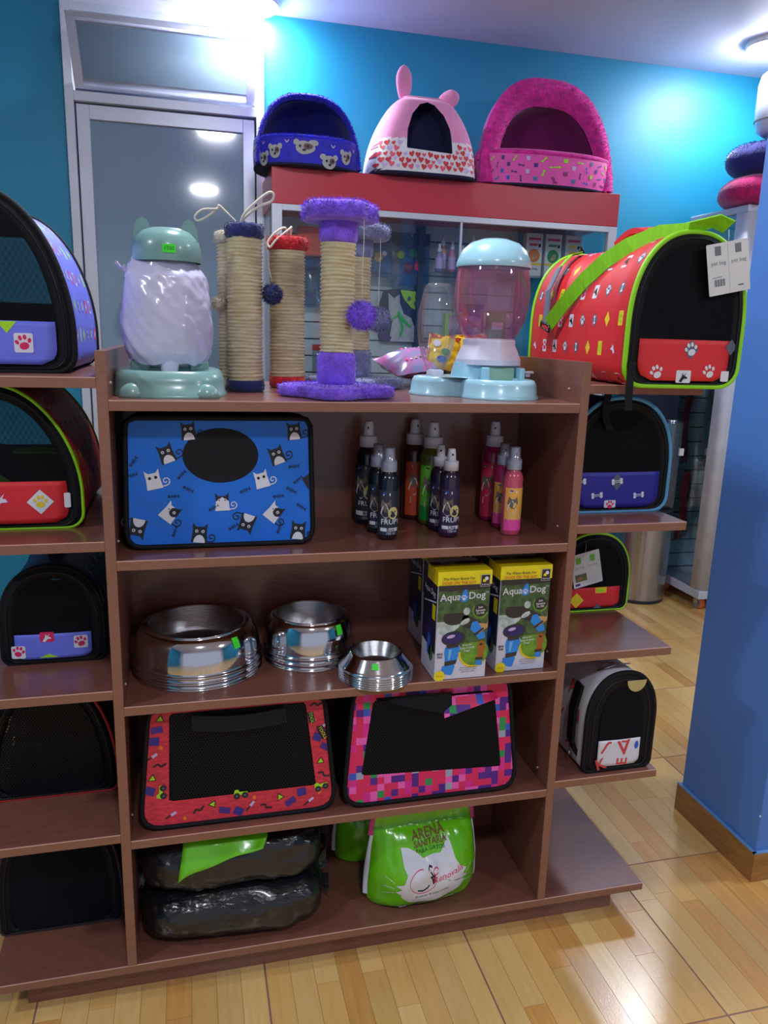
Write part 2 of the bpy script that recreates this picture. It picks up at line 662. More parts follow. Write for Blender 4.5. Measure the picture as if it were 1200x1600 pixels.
# floor: a bed with half-metre tiles of printed plank strips; joints are gaps down to the grout
fl = structure(MB().box(X0, X1, Y0, Y1, -0.06, -0.0015, GROUT).build('floor'))
T = 0.4975
N_ST = 9
tx0 = 1.296-T*8
ty0 = 0.176-T*9
near_pl = []
rest = MB()
rnd = random.Random(3)
plank_mesh = {}
def visible(x, y):
    d = Vector((x, y, 0))-CAM
    z = d.dot(_fw)
    if z < 0.3:
        return False
    u = 600+F_PX*d.dot(_r2)/z
    v = 800-F_PX*d.dot(_u2)/z
    if not (-20 < u < 1230 and v < 1640):
        return False
    # the floor the photograph shows: before the shelf, right of it, and left of it
    if y < 0.12:
        return x > -0.5
    return (x > 1.12 and x < 3.0 and not (x > 1.7 and y < 1.2 and u > 1110)) or x < -0.2
for i in range(16):
    for j in range(15):
        ax, ay = tx0+i*T, ty0+j*T
        if ax > X1 or ax+T < X0 or ay > Y1 or ay+T < Y0:
            continue
        for k in range(N_ST):
            wst = (T-0.0036)/N_ST
            x = ax+0.0018+k*wst
            cuts = sorted([rnd.uniform(0.08, T-0.08)])
            if rnd.random() < 0.35:
                cuts = []
            ys = [0.0018]+cuts+[T-0.0018]
            for a, b in zip(ys[:-1], ys[1:]):
                xa, xb = max(X0, x+0.0004), min(X1, x+wst-0.0004)
                ya, yb = max(Y0, ay+a+0.0004), min(Y1, ay+b-0.0004)
                if xb-xa < 0.005 or yb-ya < 0.005:
                    continue
                pm = FL[rnd.choice((0, 0, 1, 2, 2))]
                cx, cy = (xa+xb)/2, (ya+yb)/2
                if visible(cx, cy) and len(near_pl) < 300:
                    near_pl.append((xa, xb, ya, yb, pm))
                else:
                    rest.box(xa, xb, ya, yb, -0.004, 0.0, pm)
for xa, xb, ya, yb, pm in near_pl:
    MB().box(xa, xb, ya, yb, -0.004, 0.0, pm).build('plank', fl)
rest.build('plank_field', fl, kind='stuff')

structure(MB().box(X0-0.1, X1+0.1, Y0-0.1, Y1+0.1, CEIL, CEIL+0.1, CEILM).build('ceiling'))
# back wall with the doorway left open
DX0, DX1, DZ = -0.335, 0.545, 2.83
wb = MB().box(X0, DX0, Y1, Y1+0.12, 0, CEIL, TEAL).box(DX1, X1, Y1, Y1+0.12, 0, CEIL, TEAL).box(DX0, DX1, Y1, Y1+0.12, DZ, CEIL, CEILM)
structure(wb.build('wall_back'))
structure(MB().box(X0-0.1, X0, Y0, Y1+0.12, 0, CEIL, TEAL).build('wall_left'))
structure(MB().box(X1, X1+0.1, Y0, Y1+0.12, 0, CEIL, TEAL).build('wall_right'))
# unseen shop front, opened so world light fills from behind; lintel and posts remain
structure(MB().box(X0-0.1, X1+0.1, Y0-0.1, Y0, 2.35, CEIL, CEILM).box(X0-0.1, X0+0.5, Y0-0.1, Y0, 0, 2.35, CEILM).box(X1-0.5, X1+0.1, Y0-0.1, Y0, 0, 2.35, CEILM).build('wall_front'))
structure(MB().box(1.658, 2.05, 0.05, 0.385, 0, CEIL, PILLAR).build('wall_pillar', bevel=0.004))
MB().ball((1.657, 0.052, 0.20), 0.003, WHITE, 6).build('wall_plug', bpy.data.objects['wall_pillar'])
bs = structure(MB().box(1.648, 2.06, 0.04, 0.05, 0, 0.088, BASEW).box(1.648, 1.658, 0.05, 0.395, 0, 0.088, BASEW).box(1.658, 2.06, 0.385, 0.395, 0, 0.088, BASEW).build('baseboard_pillar'))
MB().box(1.648, 1.6575, 0.0415, 0.395, 0.088, 0.0915, BLUEEDGE).box(1.648, 2.06, 0.0405, 0.0495, 0.088, 0.0915, BLUEEDGE).build('paint_edge', bs)
structure(MB().box(X0, DX0-0.005, Y1-0.01, Y1, 0, 0.088, BASEW).box(DX1+0.005, X1, Y1-0.01, Y1, 0, 0.088, BASEW).build('baseboard_back'))

# door of aluminium and tinted glass, with a hopper window tipped open above it
DGLASS = mat('tinted_door_glass', C(124, 150, 172), 0.05, 0.0, coat=0.6, spec=0.9, var=(0.8, 0.06, None))
OPENING_DARK = mat('opening_dark', C(40, 46, 66), 0.5)
dr = thing('door_1', 'aluminium framed glass door in teal wall with tipped window above', 'door')
structure(dr)
del dr['category']
fr = MB()
fr.box(DX0, -0.298, Y1-0.03, Y1+0.1, 0, DZ, ALU).box(0.507, DX1, Y1-0.03, Y1+0.1, 0, DZ, ALU)
fr.box(-0.298, 0.507, Y1-0.03, Y1+0.1, DZ-0.035, DZ, ALU).box(-0.298, 0.507, Y1-0.03, Y1+0.1, 2.435, 2.475, ALU)
fr.build('door_frame', dr, bevel=0.002)
lf = MB()
la, lb, lz = -0.292, 0.501, 2.428
lf.box(la, la+0.055, Y1-0.005, Y1+0.04, 0.01, lz, ALU).box(lb-0.055, lb, Y1-0.005, Y1+0.04, 0.01, lz, ALU)
lf.box(la+0.055, lb-0.055, Y1-0.005, Y1+0.04, lz-0.06, lz, ALU).box(la+0.055, lb-0.055, Y1-0.005, Y1+0.04, 0.01, 0.12, ALU)
lfo = lf.build('door_leaf_frame', dr, bevel=0.002)
box_part('pane', dr, la+0.055, lb-0.055, Y1+0.012, Y1+0.02, 0.12, lz-0.06, DGLASS, 0)
MB().box(lb-0.04, lb-0.02, Y1-0.05, Y1-0.005, 1.0, 1.14, ALU).build('door_handle', lfo, bevel=0.004)
tw = MB()
tz0, tz1 = 2.488, 2.703
lean = 0.215
def tpt(x, t, d):
    return (x, Y1-0.012-lean*t-d*0.7, tz0+(tz1-tz0)*t+d*0.7)
def tbar(mb, xa, xb, ta, tb, mt, th=0.022):
    vs_ = [tpt(x, t, d) for x in (xa, xb) for d in (th, 0) for t in (ta, tb)]
    mb.add(vs_, [(0, 1, 3, 2), (4, 6, 7, 5), (0, 4, 5, 1), (2, 3, 7, 6), (0, 2, 6, 4), (1, 5, 7, 3)], mt, False)
tbar(tw, -0.29, -0.25, 0, 1, ALU)
tbar(tw, 0.46, 0.50, 0, 1, ALU)
tbar(tw, -0.25, 0.46, 0, 0.09, ALU)
tbar(tw, -0.25, 0.46, 0.93, 1, ALU)
two = tw.build('hopper_window_frame', dr)
FROST = bpy.data.materials.new('frosted_window_glass')
FROST.use_nodes = True
_n = FROST.node_tree
_p = _n.nodes['Principled BSDF']
_p.inputs['Base Color'].default_value = C(140, 160, 176)
_p.inputs['Roughness'].default_value = 0.3
_t = _n.nodes.new('ShaderNodeBsdfTranslucent')
_t.inputs[0].default_value = C(150, 170, 186)
_x = _n.nodes.new('ShaderNodeMixShader')
_x.inputs[0].default_value = 0.35
_p.inputs['Specular IOR Level'].default_value = 0.2
_n.links.new(_p.outputs[0], _x.inputs[1])
_n.links.new(_t.outputs[0], _x.inputs[2])
_n.links.new(_x.outputs[0], _n.nodes['Material Output'].inputs[0])
pn = MB()
tbar(pn, -0.252, 0.462, 0.08, 0.94, FROST, 0.006)
pn.build('pane', two)
MB().box(-0.298, 0.507, Y1+0.06, Y1+0.07, 2.475, DZ-0.035, OPENING_DARK).build('opening_dark_sheet', dr)  # dark sheet across the opening, its shade put into the colour
# room beyond is closed off by the tinted pane: a plain wall stands behind it
structure(MB().box(DX0, DX1, Y1+0.10, Y1+0.12, 0, DZ, CEILM).build('wall_corridor'))

# ceiling lamps: round surface-mounted panels that give the light
LRIM = mat('lamp_rim', C(235, 235, 240), 0.4)
lampm = bpy.data.materials.new('lamp_diffuser')
lampm.use_nodes = True
_b = lampm.node_tree.nodes['Principled BSDF']
_b.inputs['Base Color'].default_value = (0.8, 0.8, 0.8, 1)
_b.inputs['Emission Color'].default_value = LAMP_COLOR+(1,)
_b.inputs['Emission Strength'].default_value = LAMP_STRENGTH
lamp_lbl = ['glowing round ceiling lamp close to the glass door', 'round ceiling lamp above the wooden shelf unit', 'round ceiling lamp behind the viewer, left row',
            'glowing round ceiling lamp above the white cabinet on casters', 'round ceiling lamp above the passage right of the pillar', 'round ceiling lamp behind the viewer, right row', 'round ceiling lamp over the left aisle']
for (lx, ly), lb_ in zip(LAMPS, lamp_lbl):
    t = thing('ceiling_lamp', lb_, 'ceiling lamp', (lx, ly, CEIL), 0, 'round ceiling lamps')
    MB().lathe([(0.130, 0.0), (0.134, -0.018), (0.132, -0.026), (0.127, -0.027)], LRIM, 32).build('lamp_rim', t)
    MB().lathe([(0.128, -0.026), (0.118, -0.036), (0.080, -0.045), (0.0, -0.050)], lampm, 24).build('diffuser', t)

# ------------------------------------------------------------------ the wooden shelf unit
SH = thing('display_shelf', 'reddish brown wooden gondola shelf with four compartments and side wings', 'shelf')
ZT = dict(m1=1.3283, m2=1.0192, m3=0.7113, m4=0.4028, m5=0.0935, e1=1.3695, e2=1.0593, e3=0.7495, e4=0.4216)
TH = 0.0200
XL0, XL1, XR0, XR1, XE0, XE1 = 0.0, 0.0200, 0.9755, 0.9958, -0.2775, 1.2733
DEP = 0.60
HIGHLIGHT_LINE = mat('painted_edge_highlight', C(214, 168, 156), 0.35)  # highlight painted as a thin pale strip along the boards' top front edge
def board(name, x0, x1, z, y0=0.0, y1=DEP):
    o = box_part(name, SH, x0, x1, y0+0.0008, y1, z-TH, z, WOODX, 0.0008)
    MB().box(x0, x1, y0, y0+0.0012, z-TH+0.0006, z-0.0016, WOODEDGE).box(x0, x1, y0-0.0002, y0+0.0012, z-0.0016, z+0.0001, HIGHLIGHT_LINE).build('edge_band', o)
    return o
for a, b in ((XL0, XL1), (XR0, XR1)):
    o = box_part('side_panel', SH, a, b, 0.0008, DEP, ZT['m5'], 1.4167, WOODX, 0.0008)
    MB().box(a+0.0005, b-0.0005, -0.0004, 0.0012, ZT['m5'], 1.4162, WOODEDGE).build('edge_band', o)
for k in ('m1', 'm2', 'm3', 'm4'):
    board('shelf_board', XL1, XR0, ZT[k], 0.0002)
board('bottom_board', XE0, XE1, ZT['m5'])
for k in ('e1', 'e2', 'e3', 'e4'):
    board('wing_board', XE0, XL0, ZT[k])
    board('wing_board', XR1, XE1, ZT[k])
box_part('back_panel', SH, XL1, XR0, 0.31, 0.325, ZT['m5'], ZT['m1']-TH, WOODX, 0)
box_part('plinth', SH, -0.215, 1.211, 0.042, DEP-0.042, 0.0, ZT['m5']-TH, WOODX, 0.0008)
CAMLK = mat('cam_lock_cap', C(190, 170, 165), 0.4)
for sx, xx in ((1, XR0), (-1, XL1)):
    for zz in (1.3563, 1.045, 0.737, 0.43):
        MB().ball((xx-sx*0.0002, 0.055, zz), 0.0028, CAMLK, 5).build('shelf_pin', SH)

# ------------------------------------------------------------------ arched pet carriers
def arch_profile(W, H, rb, h0, p=2.3):
    def hw(z):
        if z < rb:
            return W/2-rb+math.sqrt(max(0, rb*rb-(rb-z)**2))
        if z <= h0:
            return W/2
        t = min(1.0, (z-h0)/(H-h0))
        return W/2*max(0.0, 1-t**p)**(1/p)
    return hw

def arch_side(W, H, rb, h0, p=2.3, n=26):
    """right half of the outline from bottom centre to top centre"""
    hw = arch_profile(W, H, rb, h0, p)
    pts = [(0, 0), (W/2-rb, 0)]
    for k in range(1, 6):
        a = PI/2*k/5
        pts.append((W/2-rb+rb*math.sin(a), rb-rb*math.cos(a)))
    pts.append((W/2, (rb+h0)/2))
    for k in range(n+1):
        a = PI/2*k/n
        pts.append((W/2*max(0.0, math.cos(a))**(2/p), h0+(H-h0)*max(0.0, math.sin(a))**(2/p)))
    return pts

class SideMap:
    """s = arc length up one side from the bottom edge, y = depth"""
    def __init__(s, pts, sign):
        s.pts = [Vector(q) for q in pts[1:]]
        s.L = [0]
        for a, b in zip(s.pts[:-1], s.pts[1:]):
            s.L.append(s.L[-1]+(b-a).length)
        s.sign = sign
    def __call__(s, y, a, off):
        a = max(0, min(s.L[-1]-1e-5, a))
        j = 0
        while s.L[j+1] < a:
            j += 1
        t = (a-s.L[j])/max(1e-9, s.L[j+1]-s.L[j])
        p = s.pts[j].lerp(s.pts[j+1], t)
        d = (s.pts[j+1]-s.pts[j]).normalized()
        q = p+Vector((d.y, -d.x))*off
        return (s.sign*q.x, y, q.y)

def motif(d, k, u, v, s, scheme):
    r = 0.05
    if k == 0:
        d.poly(rrect(u, v, s*0.8, s*1.1, s*0.12), PPK if scheme == 'lav' else PW, 0)
        hound(d, u, v, s*0.7, PW if scheme == 'lav' else PK, 1)
    elif k == 1:
        d.poly(xf([(-0.42, 0), (0, -0.6), (0.42, 0), (0, 0.6)], u, v, s), PL if scheme == 'lav' else PY, 0)
    elif k == 2:
        d.poly(rrect(u, v, s*0.8, s*1.1, s*0.12), PW, 0)
        paw(d, u, v, s*0.75, PPK, 1)
    elif k == 3:
        d.poly(xf([(-0.5, 0), (0, -0.6), (0.5, 0), (0, 0.6)], u, v, s), PG, 0)
        bone(d, u, v, s*0.55, PW, 1, PI/2)
    elif k == 4:
        hound(d, u, v, s*1.0, PPK, 0)
        hound(d, u, v, s*0.72, PW, 1)
    elif k == 5:
        d.poly(xf([(-0.5, 0), (0, -0.6), (0.5, 0), (0, 0.6)], u, v, s), PG, 0)
        paw(d, u, v, s*0.7, PW, 1)
    else:
        d.poly(rrect(u, v, s*0.7, s*1.1, s*0.1), PY if scheme != 'lav' else PL, 0)
        paw(d, u, v, s*0.6, PL if scheme != 'lav' else PW, 1)

def carrier(label, loc, W, H, L, shell, piping, panel, panel_h=None, rb=0.04, h0=None, p=2.3, rotz=0.0, rim=None, net=None, side_prints=(), scheme='red', psize=0.03, window=True, front_prints=None, handle=None, pipe_r=0.004, rimw=0.026, tilt=0.0, back_piping=True):
    t = thing('pet_carrier', label, 'pet carrier', loc, rotz)
    if tilt:
        t.rotation_euler = (tilt, 0, rotz)
    h0 = H*0.38 if h0 is None else h0
    side = arch_side(W, H, rb, h0, p)
    loop = side+[(-x, z) for x, z in reversed(side[1:-1])]
    rim = rim or BLACKF
    net = net or NET
    n = len(loop)
    mb = MB()
    ny = 8
    def sag(y):
        return 1-0.025*math.sin(PI*y/L)
    vs_ = []
    for k in range(ny+1):
        y = L*k/ny
        for x, z in loop:
            vs_.append((x*sag(y), y, z*(1 if z < h0 else sag(y))))
    fs = [(k*n+i, (k+1)*n+i, (k+1)*n+(i+1) % n, k*n+(i+1) % n) for k in range(ny) for i in range(n)]
    mb.add(vs_, fs, shell)
    mb.build('shell', t, solid=0.004)
    if shell is not NETHEX:
        ml_ = MB()
        ml_.add([(x*0.965, min(L-0.004, max(0.004, y)), 0.005+z*0.965) for x, y, z in vs_], fs, DARKF)
        ml_.build('lining', t)
    # front: dark rim with zip, net window, printed lower panel
    sx, sz = 1-2*rimw/W, 1-2*rimw*0.75/H
    inner = [(x*sx, rimw*0.5+z*sz) for x, z in loop]
    def flat(x, z):
        return (x, -0.003-0.008*(1-(2*x/W)**2)*max(0, 1-z/H), z)
    mr_ = MB()
    annulus(mr_, loop, inner, lambda x, z: (x, -0.002, z), rim, 1, 80)
    ro = mr_.build('front_rim', t, solid=0.004)
    zp = MB()
    zl = [(x*(1-rimw*0.9/W), -0.0055, rimw*0.25+z*(1-rimw*0.7/H)) for x, z in loop]
    zp.tube(zl, 0.0016, BLACKP, 5, True)
    zp.build('zip', ro)
    hw = arch_profile(W, H, rb, h0, p)
    def hwi(z):
        return hw(max(0, min(H, (z-rimw*0.5)/sz)))*sx
    zlo, zhi = rimw*0.5, rimw*0.5+H*sz
    if panel_h:
        mp_ = MB()
        mp_.grid(lambda u, v: flat((2*u-1)*hwi(zlo+(panel_h-zlo)*v), zlo+(panel_h-zlo)*v), 10, 8, panel)
        mp_.build('front_panel', t, solid=0.002)
        z0 = panel_h
    else:
        z0 = zlo
    mn = MB()
    mn.grid(lambda u, v: (lambda q: flat((2*u-1)*hwi(q), q))(z0+(zhi-z0)*(1-(1-v)**1.6)), 12, 18, net)
    mn.build('net_window', t)
    if front_prints:
        d = Decal(lambda u, v, off: (u, flat(u, v)[1]-0.001-off, v))
        front_prints(d)
        d.build('print', t)
    # back end with a see-through window
    mbk = MB()
    if window:
        wl = rpoly([(-W*0.30, H*0.42), (W*0.30, H*0.42), (W*0.27, H*0.86), (-W*0.27, H*0.86)], 0.02)
        annulus(mbk, loop, wl, lambda x, z: (x, L-0.002, z), DARKF, 3, 80)
        mbk.build('back_end', t)
        m2 = MB()
        disc_fill(m2, wl, lambda x, z: (x, L-0.003, z), NETBACK, 2)
        m2.build('back_net', t)
    else:
        disc_fill(mbk, loop, lambda x, z: (x, L-0.002, z), DARKF, 3)
        mbk.build('back_end', t)
    pp = MB()
    pp.tube([(x*1.005, -0.001, z+0.001) for x, z in loop], pipe_r, piping, 7, True)
    pp.build('piping', t)
    if back_piping:
        pp = MB()
        pp.tube([(x*1.005, L, z+0.001) for x, z in loop], pipe_r, piping, 7, True)
        pp.build('piping', t)
    for sgn in side_prints:
        sm = SideMap(side, sgn)
        d = Decal(lambda u, v, off: (lambda q: (q[0]*sag(u), q[1], q[2]*(1 if q[2] < h0 else sag(u))))(sm(u, v, off+0.0021)), 0.0004, 0.0003)
        rows = int(sm.L[-1]/(psize*1.95))
        cols = int(L/(psize*1.9))
        for r_ in range(rows):
            for c_ in range(cols):
                k = (r_*3+c_*2+(1 if r_ % 2 else 0)) % 7
                motif(d, k, psize*1.0+c_*psize*1.9+(psize*0.7 if r_ % 2 else 0), psize*1.0+r_*psize*1.95, psize*0.85, scheme)
        d.build('print', t)
    if handle:
        hb = MB()
        hb.strap([(0, L*0.30+L*0.4*q, H*0.975+0.05*max(0.0, math.sin(PI*q))**0.7) for q in [i/12 for i in range(13)]], 0.03, 0.006, (1, 0, 0), handle)
        hb.build('handle', t)
    return t

REDF = mat('red_canvas', C(222, 40, 48), 0.55, bump=(200, 0.15))
LAVF = mat('lavender_canvas', C(112, 122, 236), 0.5, bump=(200, 0.15))
NAVYF = mat('royal_blue_canvas', C(40, 34, 150), 0.5, bump=(200, 0.15))
LIMEP = mat('lime_piping', C(150, 226, 24), 0.45)
SKYP = mat('sky_blue_piping', C(84, 160, 210), 0.45)
REDP = mat('red_piping', C(176, 30, 36), 0.5)
LIMEW = mat('lime_webbing', C(142, 226, 20), 0.6, bump=(300, 0.3), stretch=(1, 12, 1))
WHITEF = mat('white_canvas', C(220, 220, 232), 0.55, bump=(160, 0.12))

def lav_front(d):
    d.poly(rrect(0.055, 0.055, 0.033, 0.036, 0.004), PW, 0)
    paw(d, 0.055, 0.055, 0.026, PPK, 1, 0.2)
    d.poly([(0.010, 0.094), (0.027, 0.072), (0.045, 0.094)], PL, 0)
    d.poly(xf([(-0.5, 0), (0, -0.6), (0.5, 0), (0, 0.6)], -0.015, 0.062, 0.04), PG, 0)
    bone(d, -0.015, 0.062, 0.026, PW, 1)
    d.poly(rrect(-0.075, 0.05, 0.033, 0.036, 0.004), PPK, 0)
    hound(d, -0.075, 0.05, 0.024, PW, 1)
lav = carrier('lavender pet carrier with paw prints and black rim on top left wing', (-0.190, 0.11, ZT['e1']+0.001), 0.285, 0.325, 0.38, LAVF, BLACKF, LAVF, 0.095, rb=0.035, p=1.85, h0=0.070, side_prints=(1,), scheme='lav', psize=0.031, front_prints=lav_front, pipe_r=0.006, rimw=0.03)
def redl_front(d):
    d.poly(xf([(-0.5, 0), (0, -0.5), (0.5, 0), (0, 0.5)], 0.068, 0.056, 0.05), PW, 0)
    paw(d, 0.068, 0.056, 0.024, PY, 1)
    hound(d, -0.005, 0.06, 0.04, PPK, 0)
    hound(d, -0.005, 0.06, 0.028, PW, 1)
    d.poly(rrect(0.118, 0.058, 0.012, 0.03, 0.003), PW, 0)
    d.poly(rrect(-0.07, 0.05, 0.03, 0.034, 0.004), PW, 0)
    paw(d, -0.07, 0.05, 0.022, PPK, 1)
redl = carrier('red pet carrier with lime piping on second left wing board', (-0.196, 0.12, ZT['e2']+0.001), 0.290, 0.283, 0.36, REDF, LIMEP, REDF, 0.097, rb=0.03, p=1.8, h0=0.07, side_prints=(1,), psize=0.032, front_prints=redl_front)
m_ = MB()
m_.strap([(-0.14, 0.03, 0.12), (-0.08, 0.05, 0.115), (-0.02, 0.03, 0.10), (0.02, 0.06, 0.06), (0.05, 0.06, 0.02)], 0.028, 0.003, (0.3, 0.9, 0.2), LIMEW)
m_.strap([(0.0, 0.12, 0.14), (0.06, 0.10, 0.142), (0.11, 0.12, 0.137)], 0.02, 0.003, (0, 0.9, 0.3), LIMEW)
m_.build('shoulder_strap', redl)
def lb_front(d):
    d.poly(rrect(0.055, 0.047, 0.028, 0.028, 0.004), PW, 0)
    paw(d, 0.055, 0.047, 0.022, PPK, 1, 0.3)
    d.poly(rrect(-0.012, 0.062, 0.028, 0.022, 0.003), PPK, 0)
    hound(d, -0.012, 0.06, 0.018, PW, 1)
    d.poly(rrect(-0.07, 0.03, 0.028, 0.028, 0.004), PW, 0)
    paw(d, -0.07, 0.031, 0.022, PPK, 1, -0.2)
    d.poly([(-0.03, 0.016), (-0.01, 0.024), (0.01, 0.016)], PL, 0)
lbl = carrier('dark netted carrier with blue paw print band on third left wing board', (-0.131, 0.165, ZT['e3']+0.001), 0.205, 0.215, 0.30, mat('slate_blue_canvas', C(58, 62, 118), 0.5, bump=(200, 0.15)), BLACKF, LAVF, 0.068, rb=0.02, front_prints=lb_front, handle=BLACKF, side_prints=(1,), scheme='lav', psize=0.03)
meshl = carrier('black honeycomb net carrier with red piping on fourth left wing board', (-0.155, 0.175, ZT['e4']+0.001), 0.275, 0.298, 0.32, NETHEX, REDP, BLACKF, None, rb=0.02, p=2.0, h0=0.04, rim=NETHEX, net=NETHEX, window=True, rimw=0.03)
d_ = MB()
d_.grid(lambda u, v: (-0.085+0.17*u, 0.06, 0.02+0.165*v), 2, 2, BLACKF)
d_.build('folded_lining', meshl)
botl = carrier('plain black soft carrier on bottom left board', (-0.152, 0.15, ZT['m5']+0.001), 0.265, 0.304, 0.34, BLACKF, mat('brown_piping', C(52, 38, 36), 0.6), BLACKF, None, rb=0.015, p=2.6, h0=0.04, net=DARKF, window=False, rimw=0.028)

# right wing
def redr_front(d):
    for u, v, r_ in ((-0.062, 0.03, 0), (0.06, 0.033, 0)):
        paw(d, u, v, 0.026, PW, 1, 0.4)
    d.poly(xf([(-0.5, 0), (0, -0.6), (0.5, 0), (0, 0.6)], 0.012, 0.078, 0.034), PG, 0)
    paw(d, 0.012, 0.078, 0.026, PW, 1, 0.3)
    d.poly(xf([(-0.5, 0), (0, -0.6), (0.5, 0), (0, 0.6)], 0.108, 0.085, 0.028), PG, 0)
    d.poly(rrect(0.0, 0.022, 0.034, 0.026, 0.003), PW, 0)
    hound(d, 0.0, 0.02, 0.02, PK, 1)
    d.poly(rrect(0.1, 0.024, 0.02, 0.022, 0.003), PW, 0)
redr = carrier('large red pet carrier with lime straps and paper tag on top right wing', (1.180, -0.045, ZT['e1']+0.001), 0.262, 0.312, 0.53, REDF, LIMEP, REDF, 0.098, rb=0.04, side_prints=(-1,), psize=0.033, front_prints=redr_front, pipe_r=0.0055, rotz=R(-3))
# grab handle, shoulder strap, buckle
hb = MB()
hb.strap([(-0.01, 0.13+0.16*q, 0.318+0.022*math.sin(PI*q)) for q in [i/10 for i in range(11)]], 0.045, 0.012, (1, 0, 0.1), REDF)
hb.strap([(-0.01, 0.10, 0.312), (-0.01, 0.13, 0.322), (-0.01, 0.15, 0.334)], 0.035, 0.008, (1, 0, 0), LIMEW)
hb.build('grab_handle', redr)
sm_ = SideMap(arch_side(0.262, 0.312, 0.04, 0.312*0.38), -1)
ss = MB()
pts, sd = [], []
route = [(0.02, 0.40, 0.008), (0.06, 0.37, 0.012), (0.12, 0.325, 0.012), (0.18, 0.285, 0.012), (0.24, 0.245, 0.012), (0.31, 0.195, 0.014), (0.375, 0.150, 0.018)]
for y, s_, off in route:
    pts.append(sm_(y, s_, off))
pts.insert(0, (-0.02, 0.0, 0.318))
pts.insert(0, (0.028, -0.022, 0.333))
pts.insert(0, (0.052, -0.03, 0.322))
sd = [(0.1, -0.8, 0.5), (-0.1, -0.8, 0.55), (-0.3, -0.7, 0.6)]+[(-0.30, 0.45, 0.62)]*len(route)
ss.strap(pts, 0.036, 0.003, sd, LIMEW)
ss.build('shoulder_strap', redr)
s2 = MB()
s2.strap([sm_(0.445, 0.36, 0.006), sm_(0.43, 0.33, 0.014), sm_(0.42, 0.29, 0.016)], 0.03, 0.003, (0.1, 1, -0.1), LIMEW)
s2.strap([sm_(0.422, 0.29, 0.016), sm_(0.412, 0.23, 0.02), sm_(0.395, 0.15, 0.018)], 0.038, 0.004, (0.1, 1, -0.1), mat('grey_padded_webbing', C(110, 116, 140), 0.6, bump=(90, 0.4)))
s2.build('strap_pad', redr)
bk = MB()
a_, b_ = Vector(sm_(0.365, 0.138, 0.02)), Vector(sm_(0.42, 0.150, 0.02))
for dz in (-0.007, 0.007):
    bk.tube([a_+Vector((0, 0, dz)), b_+Vector((0, 0, dz))], 0.0025, BLACKP, 6)
bk.tube([a_+Vector((0, 0, -0.007)), a_+Vector((0, 0, 0.007))], 0.0025, BLACKP, 6)
bk.tube([b_+Vector((0, 0, -0.007)), b_+Vector((0, 0, 0.007))], 0.0025, BLACKP, 6)
bk.build('buckle', redr)
bk = MB()
bk.tube([sm_(0.455, 0.372, 0.003), sm_(0.452, 0.366, 0.02), sm_(0.442, 0.356, 0.006)], 0.003, BLACKP, 6)
bk.build('buckle', redr)
zs = MB()
zs.strap([(-0.118, -0.008, 0.05), (-0.124, -0.016, 0.0), (-0.122, -0.018, -0.05)], 0.016, 0.003, (1, 0, 0), BLACKF)
zs.build('zip_pull_strap', redr)
tg = MB()
def hang_tag(parent, cx, cz, wd, ht, rot, y, prints):
    o = MB()
    pl = xf(rrect(0, 0, wd, ht, 0.003), cx, cz, 1, rot)
    o.prism(pl, y-0.0008, y, mat('tag_card', C(226, 226, 228), 0.6))
    ob = o.build('paper_tag', parent)
    def fn(u, v, off):
        q = xf([(u, v)], cx, cz, 1, rot)[0]
        return (q[0], y-0.0008-off, q[1])
    d = Decal(fn, 0.0003, 0.0002)
    prints(d)
    d.build('print', ob)
    s_ = MB()
    q = xf([(0.0, ht*0.40)], cx, cz, 1, rot)[0]
    s_.tube([(q[0], y-0.001, q[1]), (q[0]+0.004, y+0.004, q[1]+0.02), (q[0]+0.006, y+0.01, q[1]+0.035)], 0.0005, WHITE, 4)
    s_.build('tag_string', ob)
TGREY = mat('tag_grey_print', C(120, 122, 128), 0.6)
def tag_print(d):
    for u in (-0.022, 0.024):
        d.poly(rrect(u, 0.036, 0.014, 0.018, 0.0005), TGREY, 0)
        d.text('pet bag', u, 0.012, 0.0115, TGREY, 0)
    d.line([(0.0006, -0.048), (0.0006, 0.048)], 0.0004, TGREY)
    for i in range(13):
        x = -0.034+i*0.002
        d.line([(x, -0.034), (x, -0.020)], 0.0006+0.0007*(i*7 % 3), TGREY)
    d.line([(-0.038, -0.0165), (-0.016, -0.0155)], 0.0012, TGREY)
    d.line([(0.020, -0.038), (0.032, -0.038)], 0.003, TGREY)
hang_tag(redr, 0.067, 0.245, 0.094, 0.102, R(12), -0.022, tag_print)

def navy_front(d):
    d.poly(xf([(-0.5, 0), (0, -0.6), (0.5, 0), (0, 0.6)], -0.005, 0.075, 0.034), PG, 0)
    for u, v in ((-0.005, 0.076), (-0.055, 0.043), (0.056, 0.042), (-0.1, 0.076)):
        bone(d, u, v, 0.024, PW, 1, 0.1)
        d.line(xf([(-0.34, 0), (0.34, 0)], u, v, 0.024, 0.1), 0.0022, NAVYF if v < 0.06 else PG, 2)
    d.poly(rrect(-0.02, 0.022, 0.03, 0.018, 0.003), PW, 0)
    paw(d, -0.02, 0.02, 0.018, PPK, 1)
navy = carrier('navy blue carrier with white bone prints and sky blue piping on right wing', (1.152, 0.115, ZT['e2']+0.001), 0.272, 0.272, 0.36, NAVYF, SKYP, NAVYF, 0.098, rb=0.035, front_prints=navy_front, pipe_r=0.0055, window=False, handle=None, side_prints=(-1,))
st_ = MB()
st_.strap([(-0.05, -0.01, 0.285), (-0.056, -0.014, 0.26), (-0.052, -0.012, 0.225), (-0.04, -0.012, 0.20)], 0.018, 0.003, (1, 0, 0), BLACKF)
st_.build('zip_pull_strap', navy)
